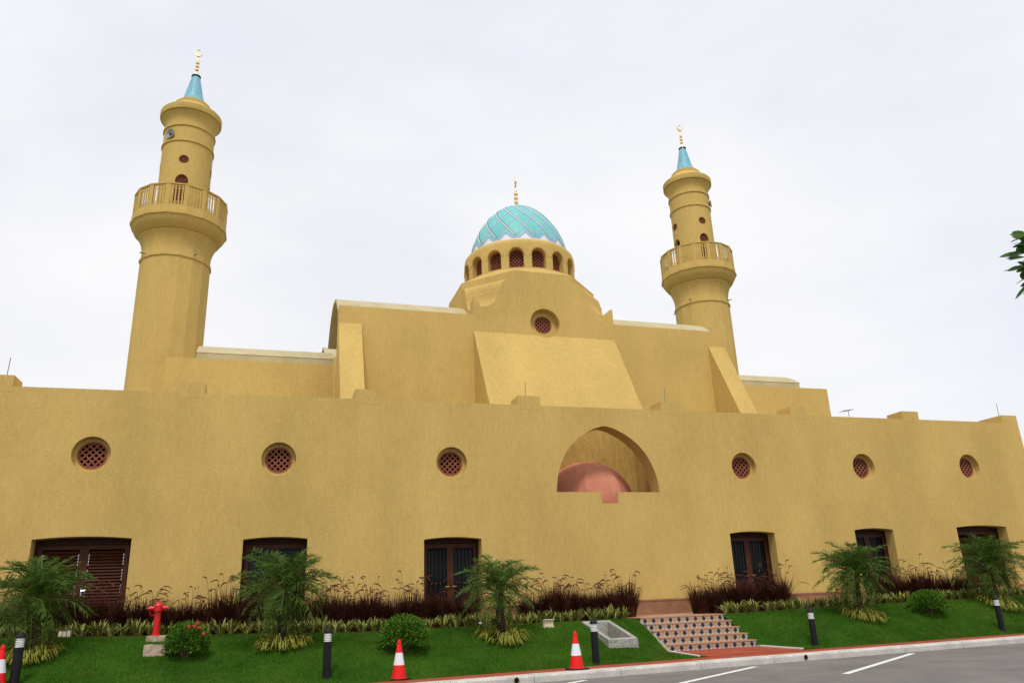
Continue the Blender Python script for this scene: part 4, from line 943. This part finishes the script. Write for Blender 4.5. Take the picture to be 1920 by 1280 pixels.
# variegated border row
def make_border(seed):
    r = random.Random(seed); mb = MB()
    for i in range(34):
        az = r.uniform(0, 2 * PI); L = r.uniform(.18, .42); out_ = r.uniform(.2, 1.0); b = Vector((.05 * math.cos(az), .05 * math.sin(az), r.uniform(0, .06)))
        pts = [b + Vector((math.cos(az) * out_ * L * s ** 1.3, math.sin(az) * out_ * L * s ** 1.3, L * (s - .45 * out_ * s * s))) for s in (0, .35, .7, 1)]
        ribbon(mb, pts, [.009, .019, .015, .002], Vector((-math.sin(az), math.cos(az), r.uniform(-.2, .2))), (0, 1))
    return mesh('border_plant', mb, [VYEL, VGRN], recalc=False)
BP = [make_border(i) for i in range(6)]
rows = [((-30, 250), 'variegated cream-edged plant in the border before the left louvred door'), ((250, 450), 'variegated cream-edged plant in the border behind the red hydrant'), ((450, 620), 'variegated cream-edged plant in the border behind the second palm'), ((620, 880), 'variegated cream-edged plant in the border behind the middle shrub'), ((880, 1180), 'variegated cream-edged plant in the border left of the stairs'),
        ((1345, 1560), 'variegated cream-edged plant in the border right of the stairs'), ((1560, 1700), 'variegated cream-edged plant in the border behind the palm right of the stairs'), ((1700, 1940), 'variegated cream-edged plant in the border at the right end')]
for (a, b), lab in rows:
    Y = 21.2; xa, xb = xat(a, Y), xat(b, Y); n = int((xb - xa) / .28)
    for k in range(n):
        for row in (0, 1):
            if row and k % 2: continue
            X = xa + (xb - xa) * (k + .5) / n + cr.uniform(-.06, .06); y = yback(X) + .28 + .36 * row + cr.uniform(-.08, .08)
            if SX0 - .15 < X < SX1 + .15: continue
            o = bpy.data.objects.new('border_plant', BP[cr.randrange(6)]); COL.objects.link(o); o.location = (X, y, crest(X) - .03); o.rotation_euler.z = cr.uniform(0, 6); s = cr.uniform(.85, 1.2); o.scale = (s, s, s)
            tag(o, lab, 'plant', lab.replace('plant in', 'plants in'))
# broad-leaved tree standing to the right, one leafy twig reaching into view
def leaf_mb(mb, c, d, nrm, L, w_):
    s = d.cross(nrm).normalized(); pts = [c + d * L * q - nrm * (.05 * q * q) for q in (0, .15, .35, .55, .75, .9, 1)]
    ribbon(mb, pts, [w_ * .12, w_ * .5, w_ * .85, w_, w_ * .88, w_ * .5, w_ * .04], s)
def make_tree(name, base, twigs, lab, hgt, leafL, crown_r, nclump, seed, cdir):
    r = random.Random(seed); o = empty(name, base, lab, 'tree'); B = Vector(base)
    tk = MB(); top = B + Vector((cdir[0], cdir[1], hgt * .55)); tk.tube([B - Vector((0, 0, .3)), B + Vector((.05, .1, hgt * .2)), B + Vector((cdir[0] * .5, cdir[1] * .5, hgt * .38)), top], [.24, .19, .15, .11], 12)
    C0 = B + Vector((cdir[0], cdir[1], hgt * .72)); ends = []
    for k in range(nclump):
        v = Vector((r.gauss(0, 1), r.gauss(0, 1), r.gauss(0, .75))).normalized() * crown_r * r.uniform(.55, 1.0); ends.append(C0 + v)
    ends += [Vector(t) for t in twigs]
    for e in ends:
        mid = top.lerp(e, .5) + Vector((r.uniform(-.2, .2), r.uniform(-.2, .2), r.uniform(.0, .35))); tk.tube([top - Vector((0, 0, .2)), mid, e], [.06, .03, .012], 6)
    part('trunk', tk, BARK, o, smooth=True)
    cr_ = MB()
    for e in ends:
        tw_ = any((e - Vector(t)).length < 1e-4 for t in twigs)
        for q in range(11 if tw_ else 26):
            if tw_:
                d = (Vector((-.75, .3, .12)) + Vector((r.gauss(0, .5), r.gauss(0, .5), r.gauss(0, .4)))).normalized(); c = e + Vector((r.gauss(.03, .05), r.gauss(0, .05), r.gauss(0, .06))); nrm = (Vector((-.2, -.75, .7)) + .4 * Vector((r.gauss(0, 1), r.gauss(0, 1), r.gauss(0, 1)))).normalized(); leaf_mb(cr_, c, d, nrm, leafL * r.uniform(.8, 1.15), leafL * .21); continue
            d = Vector((r.gauss(0, 1), r.gauss(0, 1), r.gauss(.1, .7))).normalized(); c = e + Vector((r.gauss(0, .16), r.gauss(0, .16), r.gauss(0, .16))); nrm = (Vector((0, 0, 1)) + .5 * Vector((r.gauss(0, 1), r.gauss(0, 1), 0))).normalized()
            leaf_mb(cr_, c, d, nrm, leafL * r.uniform(.7, 1.1), leafL * .2)
    part('crown', cr_, LEAFD, o, recalc=False)
    return o
tw = []
for px, py in ((1940, 442), (1936, 460), (1930, 480), (1938, 500), (1936, 522)):
    d = ray(px, py); d = d / np.linalg.norm(d) * 11; tw.append(tuple(EYE + d))
cb = ray(2330, 640); cb = cb / np.linalg.norm(cb[:2]) * 10.6
make_tree('broadleaf_tree', (cb[0], cb[1], 0), tw, 'broad-leaved tree reaching a leafy twig in at the right edge', 7.6, .19, 1.35, 46, 11, (.3, .1))
m = MB(); m.lathe([(.75, -.02), (.75, .14), (.62, .14), (.62, .09)], 24, c=(cb[0], cb[1], 0)); tag(part('tree_surround', m, KERB, None), 'round granite edging at the foot of the broad-leaved tree', 'tree surround')
p = onY(1950, 850, 31.5); make_tree('distant_tree', (p[0] + 1.0, 31.5, .9), [], 'dark tree just showing past the right end of the wall', 8.2, .3, 1.7, 44, 12, (0, 0))
